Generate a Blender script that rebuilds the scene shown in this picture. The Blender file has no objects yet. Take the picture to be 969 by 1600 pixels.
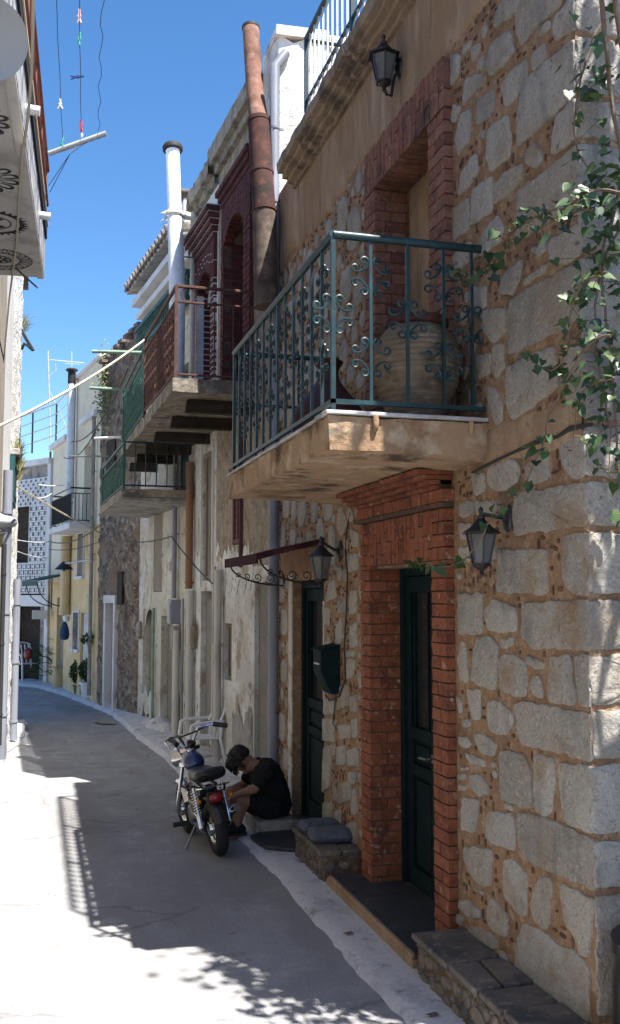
import bpy, bmesh, math, random
from mathutils import Vector, Matrix
R = random.Random(7)
rad = math.radians
SC = bpy.context.scene
COL = SC.collection
# ------------------------------------------------------------------ survey of the street
# the photograph's camera, used only to survey where things stand in the street
FPX, CX, CY, CAMH = 1536.0, 484.5, 800.0, 2.0
PITCH, YAW = rad(4.8377), rad(15.5692)
FW = Vector((math.sin(YAW)*math.cos(PITCH), math.cos(YAW)*math.cos(PITCH), math.sin(PITCH)))
RT = Vector((math.cos(YAW), -math.sin(YAW), 0))
UP = RT.cross(FW)
CAM = Vector((0, 0, CAMH))
def ray(px, py): return FW + RT*((px-CX)/FPX) - UP*((py-CY)/FPX)
def onX(px, py, X):
    r = ray(px, py); return CAM + r*(X/r.x)
def onY(px, py, Y):
    r = ray(px, py); return CAM + r*(Y/r.y)
def onZ(px, py, Z):
    r = ray(px, py); return CAM + r*((Z-CAMH)/r.z)
def atD(px, py, D): return CAM + ray(px, py)*D
class Fr:
    """a facade: s runs along it away from the viewer, o stands out towards the street, z is up"""
    def __init__(s, A, B):
        s.A = Vector((A[0], A[1], 0)); v = Vector((B[0]-A[0], B[1]-A[1], 0)); s.L = v.length
        s.d = v.normalized(); s.n = Vector((-s.d.y, s.d.x, 0))
    def P(s, a, o, z): return s.A + s.d*a + s.n*o + Vector((0, 0, z))
    def at(s, px, py, o=0.0):
        r = ray(px, py); A = s.A + s.n*o
        t = ((A-CAM).dot(s.n))/(r.dot(s.n)); p = CAM + r*t
        return (p-A).dot(s.d), p.z
    def rz(s): return math.atan2(s.d.y, s.d.x)
F1 = Fr((2.24, 3.68), (2.24, 9.2)); F2 = Fr((2.24, 9.2), (2.08, 11.75)); F3 = Fr((2.08, 11.75), (2.0, 12.9))
F4 = Fr((2.0, 12.9), (1.63, 16.2)); F5 = Fr((1.63, 16.2), (1.1, 18.2)); F6 = Fr((1.1, 18.2), (.32, 22.7))
F7 = Fr((.32, 22.7), (-.9, 24.5))
# ------------------------------------------------------------------ materials
MATS = {}
def nt(m): return m.node_tree.nodes, m.node_tree.links
def M(name, base, layers=(), rough=.9, bump=None, metal=0.0, island=None, spec=.3, coat=0.0, bump2=None):
    """layers: (colour, scale, lo, hi, stretch) noise patches in world space; island: (colour, amount) variation per loose piece"""
    if name in MATS: return MATS[name]
    m = bpy.data.materials.new(name); m.use_nodes = True; N, L = nt(m)
    b = N['Principled BSDF']; b.inputs['Roughness'].default_value = rough; b.inputs['Metallic'].default_value = metal
    b.inputs['Specular IOR Level'].default_value = spec
    if coat: b.inputs['Coat Weight'].default_value = coat
    geo = N.new('ShaderNodeNewGeometry')
    def rgb(c):
        n = N.new('ShaderNodeRGB'); n.outputs[0].default_value = (*c, 1); return n.outputs[0]
    cur = rgb(base)
    def mix(a, c, f):
        n = N.new('ShaderNodeMix'); n.data_type = 'RGBA'; L.new(a, n.inputs[6]); L.new(c, n.inputs[7])
        if isinstance(f, float): n.inputs[0].default_value = f
        else: L.new(f, n.inputs[0])
        return n.outputs[2]
    def pos(st):
        if st == (1, 1, 1): return geo.outputs['Position']
        v = N.new('ShaderNodeVectorMath'); v.operation = 'MULTIPLY'; L.new(geo.outputs['Position'], v.inputs[0]); v.inputs[1].default_value = st
        return v.outputs[0]
    def noise(scale, st, det=6, ro=.6):
        n = N.new('ShaderNodeTexNoise'); n.inputs['Scale'].default_value = scale; n.inputs['Detail'].default_value = det; n.inputs['Roughness'].default_value = ro
        L.new(pos(st), n.inputs['Vector']); return n.outputs['Fac']
    if island:
        for i, (c, amt) in enumerate(island):
            mr = N.new('ShaderNodeMath'); mr.operation = 'MULTIPLY_ADD'; L.new(geo.outputs['Random Per Island'], mr.inputs[0]); mr.inputs[1].default_value = 7.31*(i+1); mr.inputs[2].default_value = .17*i
            fr = N.new('ShaderNodeMath'); fr.operation = 'FRACT'; L.new(mr.outputs[0], fr.inputs[0])
            pw = N.new('ShaderNodeMath'); pw.operation = 'POWER'; L.new(fr.outputs[0], pw.inputs[0]); pw.inputs[1].default_value = 1.6
            sc = N.new('ShaderNodeMath'); sc.operation = 'MULTIPLY'; L.new(pw.outputs[0], sc.inputs[0]); sc.inputs[1].default_value = amt
            cur = mix(cur, rgb(c), sc.outputs[0])
    for ly in layers:
        c, scale, lo, hi = ly[:4]; st = ly[4] if len(ly) > 4 else (1, 1, 1); amt = ly[5] if len(ly) > 5 else 1.0
        mr = N.new('ShaderNodeMapRange'); L.new(noise(scale, st), mr.inputs[0]); mr.inputs[1].default_value = lo; mr.inputs[2].default_value = hi; mr.inputs[4].default_value = amt
        cur = mix(cur, rgb(c), mr.outputs[0])
    L.new(cur, b.inputs['Base Color'])
    prev = None
    for bp in (bump, bump2):
        if not bp: continue
        sc, strength, dist = bp[:3]
        bn = N.new('ShaderNodeBump'); bn.inputs['Strength'].default_value = strength; bn.inputs['Distance'].default_value = dist
        L.new(noise(sc, bp[3] if len(bp) > 3 else (1, 1, 1), 8, .65), bn.inputs['Height'])
        if prev: L.new(prev, bn.inputs['Normal'])
        prev = bn.outputs[0]
    if prev: L.new(prev, b.inputs['Normal'])
    MATS[name] = m; return m
def glass_mat(name, col=(.02, .025, .03), rough=.08, spec=.5):
    return M(name, col, rough=rough, spec=spec)

STONE = M('granite_stone', (.455, .437, .405), [((.22, .205, .19), 75, .55, .72), ((.54, .53, .51), 55, .54, .72), ((.33, .26, .185), 3.5, .52, .72), ((.26, .255, .25), 6, .50, .74, (1, 1, .5)), ((.16, .15, .14), 28, .62, .73), ((.30, .20, .12), 1.7, .60, .73), ((.15, .14, .13), 2.6, .62, .74, (1, 1, .25))], bump=(42, 1.0, .024), bump2=(9, .8, .04), island=[((.26, .24, .215), .65), ((.50, .49, .47), .5), ((.38, .30, .215), .4)])
MORTAR = M('ochre_mortar', (.32, .20, .12), [((.21, .125, .075), 5, .46, .68), ((.41, .30, .205), 16, .50, .66), ((.13, .09, .065), 2.2, .57, .73), ((.17, .11, .075), 48, .58, .68), ((.45, .37, .29), 33, .61, .71)], bump=(38, 1.0, .02), bump2=(7, .8, .04))
BENCHM = M('bench_mortar', (.16, .105, .065), [((.08, .06, .05), 8, .46, .66), ((.24, .17, .12), 22, .54, .7)], bump=(34, 1.0, .02))
CHIP = M('brick_chip', (.11, .055, .04), [((.07, .04, .032), 12, .5, .7)], island=[((.055, .036, .032), .9), ((.20, .11, .06), .6)], bump=(50, .6, .008))
BRICK = M('red_brick', (.215, .064, .034), [((.11, .04, .026), 9, .48, .70), ((.30, .12, .07), 26, .54, .72), ((.34, .25, .19), 17, .60, .70), ((.07, .04, .03), 3.2, .60, .73)], island=[((.10, .034, .024), .75), ((.30, .12, .065), .6), ((.25, .09, .035), .4)], bump=(45, .9, .012))
BRICKD = M('weathered_brick', (.22, .092, .065), [((.10, .055, .045), 9, .5, .72), ((.32, .19, .14), 26, .55, .70), ((.06, .045, .04), 3, .58, .72)], island=[((.11, .05, .045), .75), ((.32, .17, .11), .6)], bump=(45, .9, .012))
def cracks(m, scale, col, width):
    N, L = nt(m); b = N['Principled BSDF']; src = b.inputs['Base Color'].links[0].from_socket
    geo = N.new('ShaderNodeNewGeometry'); no = N.new('ShaderNodeTexNoise'); no.inputs['Scale'].default_value = 2.5; no.inputs['Detail'].default_value = 6; L.new(geo.outputs['Position'], no.inputs['Vector'])
    ad = N.new('ShaderNodeVectorMath'); ad.operation = 'MULTIPLY_ADD'; L.new(no.outputs['Color'], ad.inputs[0]); ad.inputs[1].default_value = (.5, .5, 0); L.new(geo.outputs['Position'], ad.inputs[2])
    vo = N.new('ShaderNodeTexVoronoi'); vo.feature = 'DISTANCE_TO_EDGE'; vo.inputs['Scale'].default_value = scale; L.new(ad.outputs[0], vo.inputs['Vector'])
    mr = N.new('ShaderNodeMapRange'); L.new(vo.outputs['Distance'], mr.inputs[0]); mr.inputs[1].default_value = 0; mr.inputs[2].default_value = width; mr.inputs[3].default_value = .5; mr.inputs[4].default_value = 0
    pn = N.new('ShaderNodeTexNoise'); pn.inputs['Scale'].default_value = .9; L.new(geo.outputs['Position'], pn.inputs['Vector']); pm = N.new('ShaderNodeMapRange'); L.new(pn.outputs['Fac'], pm.inputs[0]); pm.inputs[1].default_value = .46; pm.inputs[2].default_value = .56
    mu = N.new('ShaderNodeMath'); mu.operation = 'MULTIPLY'; L.new(mr.outputs[0], mu.inputs[0]); L.new(pm.outputs[0], mu.inputs[1])
    mx = N.new('ShaderNodeMix'); mx.data_type = 'RGBA'; L.new(mu.outputs[0], mx.inputs[0]); L.new(src, mx.inputs[6]); mx.inputs[7].default_value = (*col, 1); L.new(mx.outputs[2], b.inputs['Base Color'])
BRICKM = M('maroon_brick', (0.104, 0.028, 0.0256), [((0.048, 0.016, 0.016), 9, .5, .72)], island=[((0.056, 0.0176, 0.0176), .8)], bump=(45, .6, .008))
JOINT = M('brick_joint', (.085, .05, .038), [((.16, .10, .07), 10, .52, .7)], bump=(40, .5, .01))
WJOINT = M('white_joint', (.52, .52, .54), [((.3, .3, .3), 8, .48, .72)], bump=(40, .5, .01))
RENDER = M('ochre_render', (.335, .235, .155), [((.22, .15, .10), 3.0, .45, .7, (1, 1, .25)), ((.43, .335, .25), 6, .5, .72, (1, 1, .3)), ((.14, .105, .08), 8, .57, .70, (1, 1, .12)), ((.29, .18, .10), 1.2, .5, .62), ((.20, .15, .115), 22, .58, .70)], bump=(26, .7, .018), bump2=(4, .4, .03))
CORN = M('stained_cornice', (.29, .215, .15), [((.10, .08, .066), 3.5, .46, .64, (1, 1, .2)), ((.40, .31, .23), 12, .54, .7)], bump=(30, .8, .015))
SLABC = M('balcony_concrete', (.36, .24, .145), [((.20, .12, .07), 2, .50, .64), ((.48, .38, .27), 7, .5, .7), ((.07, .052, .04), 3.0, .54, .66), ((.10, .075, .055), 6, .6, .7, (1, 1, .3))], bump=(30, .7, .015), bump2=(5, .5, .03))
MARBLE = M('white_marble', (.46, .46, .46), [((.24, .23, .22), 6, .47, .70), ((.14, .13, .12), 14, .58, .72)], rough=.6)
RAILG = M('teal_iron_paint', (.006, .028, .035), [((.011, .05, .055), 9, .5, .7), ((.010, .016, .018), 25, .56, .68)], rough=.42, spec=.45)
DOORG = M('dark_green_door_paint', (.004, .0145, .018), [((.008, .025, .029), 10, .5, .7), ((.011, .015, .016), 22, .58, .7)], rough=.75, spec=.12)
DGLASS = glass_mat('dark_glass')
BLACKI = M('black_iron', (.012, .012, .014), [((.03, .03, .03), 20, .55, .7)], rough=.42, spec=.5)
LGLASS = M('lantern_glass', (.12, .125, .13), [((.07, .07, .07), 9, .5, .7)], rough=.3, spec=.4)
SLATE = M('dark_slate', (.035, .042, .052), [((.07, .08, .095), 6, .5, .7), ((.018, .02, .026), 14, .5, .7)], rough=.55, bump=(18, .4, .01))
BENCHS = M('bench_fieldstone', (0.145, 0.128, 0.119), [((0.068, 0.068, 0.0723), 5, .45, .65), ((0.255, 0.212, 0.17), 16, .55, .7)], island=[((0.0595, 0.0638, 0.0723), .8), ((0.238, 0.187, 0.136), .5)], bump=(25, .8, .02))
CUSH = M('blue_grey_cushion', (.085, .10, .135), [((.05, .06, .085), 30, .5, .65), ((.14, .15, .18), 60, .55, .7)], bump=(120, .6, .006))
ROAD = M('worn_concrete_road', (.315, .315, .328), [((.225, .225, .235), 1.3, .45, .66), ((.39, .385, .38), 5, .5, .70), ((.17, .17, .18), 3.1, .60, .72), ((.23, .23, .24), 90, .5, .66), ((.43, .425, .42), 60, .60, .70), ((.22, .215, .22), .45, .5, .60, (1, .35, 1)), ((.14, .14, .145), 9, .64, .74), ((.26, .255, .26), 2.2, .52, .60, (1, .25, 1))], bump=(70, .7, .010), bump2=(2.2, .3, .03))
cracks_later = [(ROAD, .55, (.10, .10, .105), .012)]
WHITEW = M('whitewashed_kerb', (.50, .50, .53), [((.33, .33, .36), 3, .52, .7), ((.22, .22, .23), 11, .58, .72), ((.58, .58, .60), 30, .5, .7), ((.19, .185, .18), 4.5, .62, .72)], bump=(24, .6, .015))
PIPEG = M('grey_plastic_pipe', (0.224, 0.24, 0.288), [((0.16, 0.168, 0.2), 3, .5, .7, (1, 1, .3))], rough=.45)
PIPEW = M('cream_plastic_pipe', (0.464, 0.44, 0.4), [((0.28, 0.264, 0.24), 4, .52, .7, (1, 1, .3))], rough=.55)
PIPEB = M('brown_pipe', (.24, .12, .065), [((.14, .08, .05), 4, .5, .7, (1, 1, .3))], rough=.6)
RUST_SHADE = M('shaded_rusty_steel', (.055, .022, .017), [((.022, .015, .013), 4, .46, .64), ((.11, .042, .024), 9, .52, .7), ((.08, .055, .045), 3, .6, .72)], rough=.9, bump=(30, .5, .008))  # dark rust, darkened further to stand for shade on the middle stove pipe
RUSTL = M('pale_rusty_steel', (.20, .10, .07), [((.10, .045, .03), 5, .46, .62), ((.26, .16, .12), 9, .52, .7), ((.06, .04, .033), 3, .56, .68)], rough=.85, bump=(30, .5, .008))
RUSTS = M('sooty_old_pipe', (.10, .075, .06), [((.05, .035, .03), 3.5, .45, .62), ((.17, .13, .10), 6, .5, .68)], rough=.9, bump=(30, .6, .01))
RUSTR = M('rust_brown_railing_paint', (.075, .032, .025), [((.15, .062, .035), 14, .52, .7), ((.035, .02, .018), 20, .53, .7)], rough=.65)
FLUEW = M('white_painted_flue', (.70, .72, .76), [((.45, .47, .5), 3, .55, .75), ((.58, .6, .64), 9, .5, .7)], rough=.5)
SOOT = M('sooty_metal', (.02, .018, .018), rough=.7)
PEEL = M('peeling_limewash', (.50, .485, .45), [((.62, .62, .61), 1.6, .44, .56), ((.33, .27, .20), 2.4, .55, .63), ((.20, .15, .11), 4.5, .61, .69), ((.39, .365, .325), 14, .52, .7), ((.16, .13, .11), 9, .64, .70)], bump=(12, .9, .025), bump2=(40, .5, .01))
ROUGHP = M('rough_old_render', (0.3, 0.247, 0.188), [((0.195, 0.15, 0.112), 5, .45, .65), ((0.405, 0.352, 0.285), 11, .52, .7), ((0.128, 0.0975, 0.075), 20, .6, .74)], bump=(16, 1.0, .03), bump2=(45, .6, .012))
GREYP = M('grey_cement_patch', (0.203, 0.191, 0.176), [((0.15, 0.143, 0.131), 3, .48, .68), ((0.255, 0.24, 0.221), 12, .52, .7)], bump=(30, .5, .01))
CREAM = M('aged_cream_plaster', (.48, .455, .385), [((.58, .575, .54), 1.8, .46, .60), ((.33, .275, .20), 3, .56, .65), ((.20, .16, .12), 5.5, .62, .69), ((.40, .37, .30), 15, .52, .7), ((.17, .14, .12), 10, .64, .70)], bump=(12, .8, .025), bump2=(40, .5, .01))
WHITEP = M('white_plaster', (0.629, 0.629, 0.629), [((0.493, 0.484, 0.468), 2.2, .5, .7), ((0.306, 0.289, 0.264), 5, .63, .74, (1, 1, .3))], bump=(20, .4, .012))
ROUGHW = M('rough_whitewashed_masonry', (.74, .73, .71), [((.50, .47, .43), 5, .5, .68), ((.30, .27, .24), 9, .62, .74)], bump=(9, 1.0, .05), bump2=(30, .8, .02))
RUBBLE = M('brown_rubble_masonry', (.23, .185, .15), [((.12, .09, .075), 5, .46, .58), ((.40, .35, .29), 8, .50, .62), ((.09, .075, .065), 15, .56, .65), ((.45, .41, .35), 21, .59, .67), ((.26, .18, .12), 2, .5, .64)], bump=(9, 1.0, .09), bump2=(28, .9, .03))
YELLOW = M('ochre_yellow_plaster', (.60, .45, .235), [((.66, .54, .34), 2, .46, .64), ((.42, .31, .18), 6, .58, .72), ((.34, .27, .18), 3, .6, .72, (1, 1, .2))], bump=(20, .4, .012))
PALEY = M('pale_cream_plaster', (.66, .60, .46), [((.56, .5, .38), 2, .5, .7)], bump=(20, .3, .01))
GREYST = M('old_grey_cement', (.30, .28, .26), [((.15, .14, .13), 4, .48, .64, (1, 1, .5)), ((.42, .4, .37), 10, .52, .7)], bump=(18, .8, .02))
TILE = M('dusky_roof_tile', (.16, .13, .115), [((.08, .07, .065), 6, .48, .66), ((.26, .21, .17), 14, .52, .7)], bump=(20, .8, .02))
WOODD = M('dark_weathered_wood', (.035, .026, .02), [((.07, .05, .04), 5, .5, .7, (.3, 3, 3)), ((.012, .01, .009), 12, .5, .7)], bump=(30, .5, .01))
SHUTG = M('grey_brown_shutter', (.21, .18, .14), [((.15, .12, .095), 6, .48, .68, (1, 1, .2)), ((.28, .25, .2), 14, .55, .7, (1, 1, .2))], rough=.8, bump=(30, .4, .006, (1, 1, .2)))
SHUTP = M('faded_maroon_wood', (.10, .04, .04), [((.16, .08, .075), 8, .5, .7, (1, 1, .2))], rough=.8)
TEALS = M('teal_shutter_paint', (.012, .055, .06), [((.02, .08, .085), 6, .5, .7, (1, 1, .2))], rough=.6)
GREENR = M('green_railing_paint', (.022, .075, .062), [((.05, .15, .12), 10, .52, .7), ((.015, .04, .036), 16, .54, .7)], rough=.55)
PALEG = M('pale_green_pole_paint', (.20, .29, .22), [((.12, .18, .14), 8, .5, .7)], rough=.6)
CONC = M('weathered_concrete', (0.232, 0.203, 0.161), [((0.105, 0.09, 0.075), 4, .46, .64), ((0.33, 0.3, 0.255), 9, .52, .68), ((0.165, 0.105, 0.0675), 6, .6, .72)], bump=(20, .8, .02))
PLASTIC = M('white_plastic', (.70, .70, .70), rough=.4, spec=.5)
ROPE = M('pale_rope', (.62, .56, .44), rough=.9)
WIRE = M('dark_cable', (.03, .03, .032), rough=.6)
STEEL = M('galvanised_steel', (.42, .45, .48), [((.3, .32, .34), 9, .5, .7)], rough=.45, metal=.3)
AWNM = M('maroon_awning_sheet', (.04, .014, .02), [((.07, .03, .035), 8, .5, .7)], rough=.9, spec=.1)
AWNB = M('orange_board', (.24, .12, .065), [((.15, .08, .05), 5, .5, .7)], rough=.8)
TERR = M('ribbed_clay', (.19, .145, .10), [((.10, .075, .055), 4, .46, .66), ((.27, .225, .17), 7, .54, .7, (1, 1, 5)), ((.07, .052, .042), 11, .58, .72)], bump=(30, .5, .01))
TERD = M('dark_red_clay', (.075, .026, .022), [((.045, .018, .017), 5, .5, .7)], rough=.55)
LEAF = M('vine_leaf', (.032, .075, .026), [((.02, .05, .02), 20, .5, .7)], rough=.42, spec=.4, island=[((.015, .042, .018), .95), ((.085, .14, .04), .75), ((.13, .10, .03), .22)])
STEM = M('vine_stem', (.16, .115, .085), [((.08, .06, .05), 20, .5, .7)], bump=(60, .6, .006))
DRYG = M('dry_grass', (.20, .19, .085), rough=.8, island=[((.32, .25, .12), .8), ((.08, .13, .04), .8)])
BUSH = M('bush_leaf', (.03, .075, .022), rough=.6, island=[((.018, .05, .018), .9), ((.06, .11, .03), .6)])
SKIN = M('sun_tanned_skin', (.30, .155, .10), rough=.55)
HAIRM = M('black_hair', (.012, .010, .009), [((.022, .018, .016), 90, .5, .7)], rough=.6, bump=(140, .8, .004))
SHIRT = M('black_cotton', (.012, .012, .014), rough=.95, bump=(160, .3, .003), bump2=(18, .5, .015))
SHORTS = M('dark_navy_cotton', (.011, .012, .017), rough=.95, bump2=(18, .5, .015))
SHOE = M('black_shoe', (.013, .013, .015), rough=.6)
RUBBER = M('tyre_rubber', (.022, .022, .024), rough=.8, bump=(60, .3, .004))
CHROME = M('chrome', (.62, .63, .65), rough=.16, metal=1.0)
STEELD = M('dull_steel', (.22, .22, .23), [((.12, .12, .12), 20, .5, .7)], rough=.4, metal=.8)
BLUEP = M('blue_tank_paint', (.016, .034, .12), [((.012, .02, .06), 14, .52, .68)], rough=.28, spec=.6, coat=.3)
BLKP = M('black_bike_paint', (.012, .012, .013), rough=.3, spec=.5)
SEATV = M('black_vinyl', (.012, .012, .014), rough=.42, spec=.45)
REDL = M('red_lens', (.22, .012, .012), rough=.2, spec=.6)
# ------------------------------------------------------------------ mesh builder
class MB:
    def __init__(s, fr=None): s.v = []; s.f = []; s.m = []; s.fr = fr; s.mi = 0; s.sm = []
    def X(s, p):
        p = Vector(p); return s.fr.P(p.x, p.y, p.z) if s.fr else p
    def add(s, vs, fs, smooth=False, raw=False):
        b = len(s.v); s.v += [Vector(p) if raw else s.X(p) for p in vs]
        for f in fs: s.f.append([b+i for i in f]); s.m.append(s.mi); s.sm.append(smooth)
    def quad(s, a, b, c, d): s.add([a, b, c, d], [(0, 1, 2, 3)])
    def box(s, x0, x1, y0, y1, z0, z1):
        vs = [(x, y, z) for x in (x0, x1) for y in (y0, y1) for z in (z0, z1)]
        s.add(vs, [(0, 1, 3, 2), (4, 6, 7, 5), (0, 4, 5, 1), (2, 3, 7, 6), (0, 2, 6, 4), (1, 5, 7, 3)])
    def hexa(s, P):  # 8 corners: bottom loop of 4, then top loop of 4
        s.add(P, [(3, 2, 1, 0), (4, 5, 6, 7), (0, 1, 5, 4), (1, 2, 6, 5), (2, 3, 7, 6), (3, 0, 4, 7)])
    def prism(s, loop, h):  # loop of 3-D points, h a vector
        n = len(loop); h = Vector(h); lo = [Vector(p) for p in loop]
        s.add(lo+[p+h for p in lo], [tuple(range(n))[::-1], tuple(range(n, 2*n))]+[(i, (i+1) % n, n+(i+1) % n, n+i) for i in range(n)])
    def tube(s, pts, r, seg=8, cap=True, raw=False, flat=1.0):
        P = [Vector(p) if raw else s.X(p) for p in pts]; n = len(P)
        rr = r if isinstance(r, (list, tuple)) else [r]*n
        vs = []; ref = None
        for i in range(n):
            t = (P[min(i+1, n-1)]-P[max(i-1, 0)])
            t = t.normalized() if t.length > 1e-9 else Vector((0, 0, 1))
            if ref is None: ref = Vector((0, 0, 1)) if abs(t.z) < .9 else Vector((1, 0, 0))
            a = (ref - t*ref.dot(t)); a = a.normalized() if a.length > 1e-6 else t.orthogonal().normalized()
            ref = a; b = t.cross(a)
            for k in range(seg):
                an = 2*math.pi*k/seg; vs.append(P[i]+a*(math.cos(an)*rr[i])+b*(math.sin(an)*rr[i]*flat))
        fs = [(i*seg+k, i*seg+(k+1) % seg, (i+1)*seg+(k+1) % seg, (i+1)*seg+k) for i in range(n-1) for k in range(seg)]
        if cap: fs += [tuple(range(seg))[::-1], tuple(range((n-1)*seg, n*seg))]
        s.add(vs, fs, smooth=seg > 4, raw=True)
    def lathe(s, prof, c, seg=24, axis=None, raw=False):
        """prof: (r, z) pairs around a vertical axis through c (or around axis)"""
        c = Vector(c) if raw else s.X(c); ax = (Vector(axis).normalized() if axis else Vector((0, 0, 1)))
        a = ax.orthogonal().normalized(); b = ax.cross(a); vs = []; n = len(prof)
        for r, z in prof:
            for k in range(seg):
                an = 2*math.pi*k/seg; vs.append(c+ax*z+a*(r*math.cos(an))+b*(r*math.sin(an)))
        fs = [(i*seg+k, i*seg+(k+1) % seg, (i+1)*seg+(k+1) % seg, (i+1)*seg+k) for i in range(n-1) for k in range(seg)]
        fs += [tuple(range(seg))[::-1], tuple(range((n-1)*seg, n*seg))]
        s.add(vs, fs, smooth=True, raw=True)
    def ball(s, c, rx, ry, rz, seg=16, rings=10, raw=False):
        c = Vector(c) if raw else s.X(c); vs = []; 
        for i in range(rings+1):
            th = math.pi*i/rings; 
            for k in range(seg):
                an = 2*math.pi*k/seg; vs.append(c+Vector((rx*math.sin(th)*math.cos(an), ry*math.sin(th)*math.sin(an), rz*math.cos(th))))
        s.add(vs, [(i*seg+k, (i+1)*seg+k, (i+1)*seg+(k+1) % seg, i*seg+(k+1) % seg) for i in range(rings) for k in range(seg)], smooth=True, raw=True)
    def build(s, name, mats, parent=None, bevel=0, org=None, xf=None):
        mats = mats if isinstance(mats, (list, tuple)) else [mats]
        V = s.v
        if xf is not None: V = [xf @ p for p in V]
        if parent is not None: o = WORLD[parent.name]
        elif org is not None: o = Vector(org)
        elif V:
            o = Vector((sum(p.x for p in V)/len(V), sum(p.y for p in V)/len(V), min(p.z for p in V)))
        else: o = Vector()
        me = bpy.data.meshes.new(name); me.from_pydata([p-o for p in V], [], s.f)
        for m in mats: me.materials.append(m)
        me.polygons.foreach_set('material_index', s.m); me.polygons.foreach_set('use_smooth', s.sm)
        me.validate(); me.update()
        try: me.set_sharp_from_angle(angle=rad(50))
        except Exception: pass
        ob = bpy.data.objects.new(name, me); COL.objects.link(ob)
        if parent is not None: ob.parent = parent
        else: ob.location = o
        WORLD[ob.name] = o
        if bevel:
            bv = ob.modifiers.new('bevel', 'BEVEL'); bv.width = bevel; bv.segments = 2; bv.limit_method = 'ANGLE'; bv.angle_limit = rad(40)
        return ob
WORLD = {}
def thing(name, label, cat, loc=(0, 0, 0), group=None):
    o = bpy.data.objects.new(name, None); COL.objects.link(o); o.location = loc; o.empty_display_size = .1
    WORLD[o.name] = Vector(loc); o['label'] = label; o['category'] = cat
    if group: o['group'] = group
    return o
def tag(o, label, cat, group=None):
    o['label'] = label; o['category'] = cat
    if group: o['group'] = group
    return o
def struct(o): o['kind'] = 'structure'; return o
def wall(mb, s0, s1, z0, z1, ops=(), front=0, rev=1, deep=True, D=5.0):
    """front wall with recesses ops=(s0,s1,z0,z1,depth,back material index or None); then the sides, back and roof of the house"""
    S = sorted({s0, s1, *[o[0] for o in ops], *[o[1] for o in ops]}); Z = sorted({z0, z1, *[o[2] for o in ops], *[o[3] for o in ops]})
    mb.mi = front
    for i in range(len(S)-1):
        for j in range(len(Z)-1):
            cs, cz = (S[i]+S[i+1])/2, (Z[j]+Z[j+1])/2
            if any(o[0] < cs < o[1] and o[2] < cz < o[3] for o in ops): continue
            mb.quad((S[i], 0, Z[j]), (S[i], 0, Z[j+1]), (S[i+1], 0, Z[j+1]), (S[i+1], 0, Z[j]))
    for o in ops:
        a, b, c, d, dep = o[:5]; mb.mi = rev
        mb.quad((a, 0, c), (a, -dep, c), (a, -dep, d), (a, 0, d)); mb.quad((b, 0, c), (b, 0, d), (b, -dep, d), (b, -dep, c))
        mb.quad((a, 0, d), (a, -dep, d), (b, -dep, d), (b, 0, d)); mb.quad((a, 0, c), (b, 0, c), (b, -dep, c), (a, -dep, c))
        if o[5] is not None:
            mb.mi = o[5]; mb.quad((a, -dep, c), (b, -dep, c), (b, -dep, d), (a, -dep, d))
    mb.mi = front
    if deep:
        mb.quad((s0, 0, z0), (s0, -D, z0), (s0, -D, z1), (s0, 0, z1)); mb.quad((s1, 0, z0), (s1, 0, z1), (s1, -D, z1), (s1, -D, z0))
        mb.quad((s0, -D, z0), (s1, -D, z0), (s1, -D, z1), (s0, -D, z1)); mb.quad((s0, 0, z1), (s0, -D, z1), (s1, -D, z1), (s1, 0, z1))
def arc(c, r, a0, a1, n, u, w):
    return [Vector(c)+Vector(u)*(r*math.cos(a0+(a1-a0)*i/n))+Vector(w)*(r*math.sin(a0+(a1-a0)*i/n)) for i in range(n+1)]
def catenary(a, b, sag, n=12):
    a, b = Vector(a), Vector(b); return [a.lerp(b, i/n)-Vector((0, 0, sag*4*(i/n)*(1-i/n))) for i in range(n+1)]
def spiral2(x0, y0, x1, y1, curl, n=10):
    pass
SUN_E, SKY_S, EXPO = 5.0, .078, 1.62
# ================================================================== the setting: ground, road, kerb
def strip(name, left, right, ys, z, m, jl=0, jr=0, sub=1, zj=0):
    mb = MB(); n = len(ys); vs = []; rr = random.Random(len(name)); K = sub+1
    for y in ys:
        a = left(y)+rr.uniform(-jl, jl); b = right(y)+rr.uniform(-jr, jr)
        for k in range(K): vs.append((a+(b-a)*k/sub, y, z+rr.uniform(-zj, zj)))
    mb.add(vs, [(i*K+k, i*K+k+1, (i+1)*K+k+1, (i+1)*K+k) for i in range(n-1) for k in range(sub)], smooth=True)
    return struct(mb.build(name, m))
def interp(pts):
    def f(y):
        if y <= pts[0][1]: return pts[0][0]
        for (xa, ya), (xb, yb) in zip(pts, pts[1:]):
            if y <= yb: return xa+(xb-xa)*(y-ya)/(yb-ya)
        return pts[-1][0]
    return f
edge = interp([(1.74, 2), (1.73, 4.5), (1.69, 7.7), (1.6, 12.1), (1.46, 13.9), (1.28, 17), (.62, 20.4), (.1, 22.3), (-1.2, 24.0)])
face = interp([(2.28, 2), (2.28, 9.2), (2.12, 11.75), (2.04, 12.9), (1.67, 16.2), (1.14, 18.2), (.36, 22.7), (-.9, 24.6)])
mb = MB(); mb.quad((-300, -300, -.02), (300, -300, -.02), (300, 300, -.02), (-300, 300, -.02)); struct(mb.build('ground', ROAD))
ys = [-4+.25*i for i in range(125)]
strip('road', lambda y: -.9 if y < 17 else -.9-(y-17)*1.1, lambda y: edge(y)+.25, ys, 0.0, ROAD, sub=8, zj=.0025)
for a_ in cracks_later: cracks(*a_)
ys = [1.5+.09*i for i in range(246)]
mb = MB(); vs = []; rr = random.Random(5); n = len(ys)
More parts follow.
